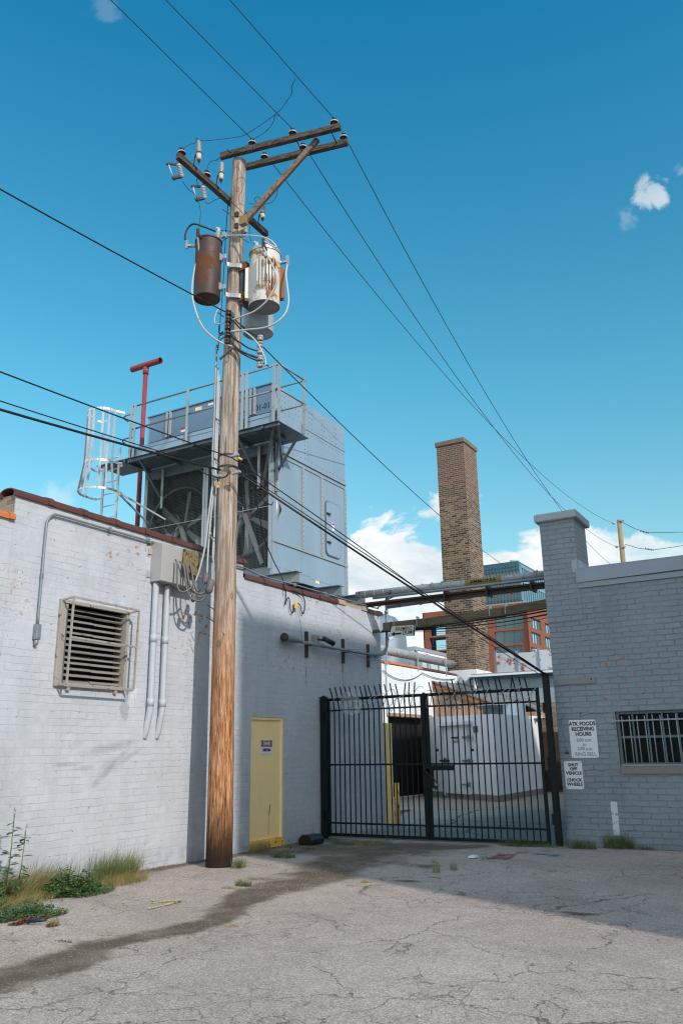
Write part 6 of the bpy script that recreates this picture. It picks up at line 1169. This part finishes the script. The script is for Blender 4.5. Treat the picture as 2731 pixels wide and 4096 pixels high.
# ------------------------------------------------------------------ plants
def blades(mb, c, n, rx, ry, h, lean=(0, 0), w=.006, spread=.5, rot=0.):
    for _ in range(n):
        a = U(0, 2 * pi); q = math.sqrt(rnd()); x = q * rx * cos(a); y = q * ry * sin(a); x, y = x * cos(rot) - y * sin(rot), x * sin(rot) + y * cos(rot)
        L = h * U(.45, 1.1); b = U(0, 2 * pi); dx, dy = cos(b) * spread * U(.2, 1) + lean[0], sin(b) * spread * U(.2, 1) + lean[1]; s = Vector((-sin(b + 1), cos(b + 1), 0)) * w * U(.7, 1.3) / 2; p = Vector((c.x + x, c.y + y, 0)); P = []
        for k in range(4): t_ = k / 3; P.append(p + Vector((dx * t_ * t_, dy * t_ * t_, t_ * (1 - .35 * t_ * math.hypot(dx, dy)))) * L)
        mb.quad(P[0] - s, P[0] + s, P[1] + s * .8, P[1] - s * .8); mb.quad(P[1] - s * .8, P[1] + s * .8, P[2] + s * .5, P[2] - s * .5); mb.add([P[2] - s * .5, P[2] + s * .5, P[3]], [(0, 1, 2)])
def leaves(mb, c, n, rx, ry, h, sz=.03, rot=0.):
    for _ in range(n):
        a = U(0, 2 * pi); q = math.sqrt(rnd()); x = q * rx * cos(a); y = q * ry * sin(a); x, y = x * cos(rot) - y * sin(rot), x * sin(rot) + y * cos(rot)
        z = h * rnd() * (1.1 - q * q * .8) * (.6 + .5 * noise.noise(Vector((x * 5, y * 5, 2)))) + .01; p = Vector((c.x + x, c.y + y, max(.006, z))); d = Vector((U(-1, 1), U(-1, 1), U(-.2, .5))).normalized(); e = d.cross(Vector((U(-.4, .4), U(-.4, .4), 1))).normalized(); L = sz * U(.5, 1.3)
        mb.quad(p, p + d * L * .5 + e * L * .32, p + d * L, p + d * L * .5 - e * L * .32)
GG = lambda x, y: G(x, y)
def tuft(kind, px, rx, ry, h, n, lab, lean=(0, 0), rot=0., grp=None, sz=.03, w=.006, spread=.5):
    mb = MB(); c = GG(*px); c.x = max(c.x, XA + rx * .75 + .02)
    (leaves(mb, c, n, rx, ry, h, sz, rot) if kind == 'leaf' else blades(mb, c, n, rx, ry, h, lean, w, spread, rot))
    return tag(mb.build({'leaf': 'weed_patch', 'dry': 'dry_grass', 'grass': 'grass_tuft'}[kind], M[kind]), lab, {'leaf': 'weeds', 'dry': 'grass', 'grass': 'grass'}[kind], grp)
def multi(nm, lab, cat, parts, grp=None):
    mb = MB(); mats = []
    for i, (kind, px, rx, ry, h, n, kw) in enumerate(parts):
        if M[kind] not in mats: mats.append(M[kind])
        mb.cur = mats.index(M[kind]); c = GG(*px); kw = dict(kw); c.x = max(c.x, XA + rx * .75 + .02)
        (leaves(mb, c, n, rx, ry, h, **kw) if kind in ('leaf', 'litter') else blades(mb, c, n, rx, ry, h, **kw))
    return tag(mb.build(nm, mats), lab, cat, grp)
WR = pi / 2
multi('dry_grass', 'long dry yellow grass along the wall foot at the far left', 'grass', [('dry', (40, 3600), .20, .8, .46, 1100, dict(lean=(.3, .35), rot=0, w=.005, spread=.6)), ('grass', (60, 3600), .18, .7, .46, 700, dict(lean=(.2, .5), w=.005)), ('dry', (120, 3600), .25, .45, .16, 700, dict(lean=(.5, .3), w=.005, spread=.9)), ('dry', (20, 3625), .25, .45, .2, 500, dict(lean=(.5, .2), w=.005, spread=.9)), ('grass', (150, 3560), .1, .4, .55, 110, dict(lean=(.1, .5), w=.003))])
multi('dry_grass', 'bushy green and yellow grass clump right of the dark green weeds', 'grass', [('grass', (450, 3530), .20, .42, .44, 1300, dict(lean=(.15, .35), w=.005, spread=.55)), ('dry', (490, 3535), .22, .42, .24, 900, dict(lean=(.45, .2), w=.005, spread=.8)), ('dry', (430, 3500), .10, .5, .62, 160, dict(lean=(.1, .45), w=.003)), ('dry', (400, 3550), .15, .3, .14, 350, dict(lean=(.5, .1), w=.005, spread=.9))])
multi('weed_patch', 'dark green leafy weeds spilling from the wall between the two grass clumps', 'weeds', [('leaf', (285, 3575), .26, .42, .36, 3600, dict(sz=.042)), ('leaf', (370, 3575), .18, .35, .12, 1200, dict(sz=.03)), ('leaf', (235, 3585), .15, .22, .10, 600, dict(sz=.03)), ('grass', (280, 3530), .1, .35, .48, 90, dict(w=.004, lean=(.1, .2)))])
multi('weed_patch', 'low green weed mat with brown leaves at the left picture edge', 'weeds', [('leaf', (40, 3672), .24, .55, .20, 3400, dict(sz=.032)), ('leaf', (180, 3668), .14, .30, .10, 900, dict(sz=.03)), ('litter', (120, 3690), .07, .24, .05, 420, dict(sz=.04))])
multi('weed_patch', 'scrap of brown dead weeds in the crack below the green mat', 'weeds', [('dry', (215, 3705), .05, .07, .10, 150, dict(w=.005, spread=1.)), ('litter', (212, 3708), .05, .07, .04, 130, dict(sz=.025)), ('litter', (260, 3770), .10, .03, .01, 60, dict(sz=.02))])
# tall pigweed
tw = empty('tall_weed', 'tall leafy weed with seed spikes standing against the wall at the left edge', 'weed'); c = GG(12, 3625); st_ = MB(); lf = MB(); sd = MB()
for (dx, dy, h) in ((0, 0, 1.0), (.03, -.16, .72), (.02, .14, .80), (.05, -.28, .55)):
    p = Vector((c.x + dx, c.y + dy, 0)); q = p + Vector((.04, .02 + dy * .2, h)); st_.tube([p, p.lerp(q, .5) + Vector((.01, .01, 0)), q], [.010, .007, .004], 6)
    for k in range(26):
        u = U(.15, .92); b = p.lerp(q, u); a_ = U(0, 2 * pi); d = Vector((cos(a_), sin(a_), U(-.3, .3))).normalized(); L = U(.07, .17); e = d.cross(up_).normalized(); m_ = b + d * L * .5; lf.quad(b, m_ + e * L * .28, b + d * L + Vector((0, 0, -.02)), m_ - e * L * .28)
    for k in range(60): u = U(.84, 1.08); b = p.lerp(q, u); d = Vector((U(-1, 1), U(-1, 1), U(-.3, 1))).normalized() * .014; sd.quad(b, b + d + Vector((.005, 0, 0)), b + d * 1.6, b + d - Vector((.005, 0, 0)))
st_.build('stem', M['leaf'], tw); lf.build('leaf_cluster', M['leaf'], tw); sd.build('seed_spike', M['grass'], tw); base(tw)
small = [('grass', (975, 3545), .12, .07, .10, 260, 'small green tuft on the asphalt right of the pole foot'), ('dry', (912, 3556), .10, .05, .04, 120, 'flat brown tuft in the crack right of the pole foot'), ('grass', (955, 3470), .10, .14, .16, 240, 'green tuft at the wall beside the pole'), ('dry', (1040, 3405), .12, .30, .20, 420, 'dead brown growth at the yellow door sill'), ('grass', (1130, 3430), .25, .12, .10, 380, 'flat grass tuft before the yellow door'), ('leaf', (1155, 3400), .05, .07, .32, 120, 'upright green weed between the door and the bait box'), ('grass', (1235, 3398), .14, .06, .06, 150, 'thin grass at the foot of the bait box'),
         ('grass', (1370, 3378), .25, .08, .10, 240, 'grass strip under the left end of the gate'), ('dry', (1480, 3380), .30, .08, .12, 320, 'brown and green growth under the left gate leaf'), ('leaf', (1548, 3385), .10, .05, .42, 150, 'wispy weed growing through the left gate leaf'), ('grass', (2060, 3385), .30, .08, .22, 260, 'wispy weeds under the right gate leaf'), ('leaf', (2052, 3385), .22, .06, .30, 160, 'thin leafy stems before the right gate leaf'), ('grass', (2170, 3388), .28, .07, .12, 320, 'grass tuft at the foot of the tall gate post'), ('leaf', (2180, 3350), .07, .07, 1.05, 200, 'tall thin weed just behind the right end of the gate'),
         ('grass', (2325, 3395), .26, .09, .20, 480, 'grass tuft at the blue grey wall left of the white stripe'), ('grass', (2475, 3395), .26, .10, .30, 520, 'tall grass tuft at the foot of the white stripe'), ('grass', (2575, 3400), .22, .06, .12, 200, 'sparse grass at the wall right of the white stripe'), ('grass', (2715, 3400), .12, .08, .18, 260, 'grass tuft at the wall by the right picture edge'), ('dry', (1745, 3490), .06, .05, .20, 70, 'thin dry sprout in the shaded asphalt before the gate'), ('leaf', (1735, 3455), .06, .05, .10, 80, 'little green sprout in the dark patch before the gate'), ('dry', (1815, 3480), .05, .05, .16, 60, 'second thin sprout right of the first on shaded asphalt'), ('leaf', (1940, 3440), .08, .05, .06, 90, 'small sprout beside the magenta paint'), ('dry', (1465, 3530), .09, .05, .05, 120, 'small tuft at the edge of the gravelly dirt'), ('dry', (1405, 3545), .08, .03, .02, 80, 'flat brown tuft at the edge of the shade line'), ('dry', (925, 3705), .10, .04, .03, 110, 'brown tuft on the asphalt below the dirt channel'), ('leaf', (1850, 3580), .06, .04, .04, 60, 'tiny weed in the cracked asphalt before the gate')]
for kind, px, rx, ry, h, n, lab in small: tuft(kind, px, rx, ry, h, n, lab, grp='weeds scattered along walls and asphalt', sz=.022, w=.0045, spread=.55)
multi('dirt_strip', 'thin line of grit and dead leaves where the sunlit wall meets the asphalt', 'debris', [('litter', (600, 3478), .03, .8, .015, 500, dict(sz=.016)), ('dry', (640, 3468), .03, .3, .04, 60, dict(w=.004))])['kind'] = 'stuff'
# grit and pebbles in the channel
mb = MB()
for _ in range(700):
    k = random.choice([0, 2, 4, 6, 7, 7, 7, 7, 8, 8]); u = rnd(); (a, wa), (b, wb) = path[k], path[k + 1]; w_ = (wa + (wb - wa) * u) * U(-1.1, 1.1); d = Vector((b[0] - a[0], b[1] - a[1])).normalized(); x = a[0] + (b[0] - a[0]) * u - d.y * w_; y = a[1] + (b[1] - a[1]) * u + d.x * w_
    s = U(.002, .006) * (1.4 if k in (7, 8) else 1)
    if gx0 < x < gx1 and gy0 < y < gy1 - .2: mb.add([(x + s, y, .003), (x, y + s * .8, .002), (x - s, y, .003), (x, y - s, .002), (x + s * .2, y, .009 + s * .5)], [(0, 1, 4), (1, 2, 4), (2, 3, 4), (3, 0, 4)])
tag(mb.build('pebbles', paintm('pale grit', (.24, .21, .18), .9, .4, 60)), kind='stuff', label='pale pebbles and grit strewn in the brown dirt channel', cat='gravel')

# ------------------------------------------------------------------ light and sky
EL, SD = radians(31.5), Vector((.905, -.425, 0)).normalized()
ts = Vector((SD.x * cos(EL), SD.y * cos(EL), sin(EL)))
sl = bpy.data.lights.new('sun', 'SUN'); sl.energy = 3.15; sl.angle = radians(.75); sl.color = (1., .91, .83); so = bpy.data.objects.new('sun', sl); COL.objects.link(so); so.rotation_mode = 'QUATERNION'; so.rotation_quaternion = ts.to_track_quat('Z', 'Y')
W = bpy.data.worlds.new('World'); scene.world = W; W.use_nodes = True; t = W.node_tree; N = t.nodes; Lk = t.links; bg = N['Background']
class WN(NT):
    def __init__(s): s.t = t; s.n = N; s.l = Lk; s._o = None
w = WN(); sky = N.new('ShaderNodeTexSky'); sky.sky_type = 'NISHITA'; sky.sun_disc = False; sky.sun_elevation = EL; sky.sun_rotation = math.atan2(SD.x, SD.y); sky.air_density = 1.0; sky.dust_density = .4; sky.ozone_density = 1.6
tc = N.new('ShaderNodeTexCoord').outputs['Generated']; X_, Y_, Z_ = w.sep(tc)
tint = w.ramp(Z_, [(.18, (.88, 1.14, .93)), (.42, (.46, 1.24, 1.13)), (.75, (.10, 1.05, 1.20))]) ; tint = w.mix(1., tint, (1., 1., 1.), 'MULTIPLY'); skc = w.mix(1., sky.outputs[0], tint, 'MULTIPLY')
az = w.math('ARCTAN2', X_, Y_)
n1 = w.noise(5.5, 9, .60, vec=w.mapping(tc, (1, 1, 1.7), loc=(2.4, .7, .3)), dist=.35); n0 = w.noise(2.4, 4, .5, vec=w.mapping(tc, (1, 1, 1), loc=(5, 1, 0)))
topz = w.math('ADD', w.map(az, radians(-33), radians(-28), .20, .275), w.math('MULTIPLY', w.math('SUBTRACT', n0, .5), .10)); topz = w.math('SUBTRACT', topz, w.math('MULTIPLY', w.map(az, radians(-17), radians(-8)), .065))
den = w.math('ADD', w.math('SUBTRACT', topz, Z_), w.math('MULTIPLY', w.math('SUBTRACT', n1, .5), .26))
c = w.map(den, 0., .016); c = w.math('MULTIPLY', c, w.map(Z_, .10, .2, .8, 1.)); c = w.math('MULTIPLY', c, w.map(w.noise(4, 6, .6, vec=w.mapping(tc, (1, 1, 2), loc=(9, 2, 5))), .30, .48, .55, 1.))
c = w.math('MULTIPLY', c, w.map(az, radians(-36), radians(-29), .30, 1.))
def puff(px, r, n_sc, amt):
    d = ray(*px).normalized(); vm = N.new('ShaderNodeVectorMath'); vm.operation = 'DISTANCE'; Lk.new(tc, vm.inputs[0]); vm.inputs[1].default_value = d
    q = w.math('ADD', vm.outputs['Value'], w.math('MULTIPLY', w.math('SUBTRACT', w.noise(n_sc, 7, .62, vec=w.mapping(tc, (1, 1, 1.3), loc=(px[0] * .01, 0, 3)), dist=.6), .5), r * 3.6)); return w.math('MULTIPLY', w.map(q, r, r * .25), amt)
for a in (((2612, 770), .020, 24, .6), ((2500, 868), .012, 26, .15), ((425, 35), .016, 24, .10), ((260, 1990), .03, 16, .3), ((2720, 680), .010, 26, .18)): c = w.math('MAXIMUM', c, puff(*a))
shade = w.map(w.noise(5.2, 8, .62, vec=w.mapping(tc, (1, 1, 2.2), loc=(2.4, .7, .38)), dist=.3), .32, .6); ccol = w.mix(shade, (3.9, 4.6, 5.0, 1), (6.1, 6.2, 6.25, 1))
fill_clouds = w.math('MULTIPLY', w.map(w.noise(2.2, 6, .6, vec=w.mapping(tc, (1, 1, 1.5), loc=(1, 4, 2))), .43, .58, 0., .92), w.map(w.math('ABSOLUTE', w.math('ADD', az, .52)), radians(58), radians(85))); skc = w.mix(c, skc, ccol)  # bright clouds added out of view to lift and neutralise the shade
Lk.new(w.mix(fill_clouds, skc, (10.8, 10.6, 10.4, 1)), bg.inputs['Color']); bg.inputs['Strength'].default_value = .15
v = scene.view_settings; v.view_transform = 'Standard'; v.look = 'None'; v.exposure = .15; v.gamma = 1
scene.cycles.use_denoising = True; scene.cycles.filter_width = 1.2; scene.cycles.sample_clamp_indirect = 6; scene.cycles.max_bounces = 6; scene.cycles.transparent_max_bounces = 12
for o in list(bpy.data.objects):
    if 'placed' in o: del o['placed']
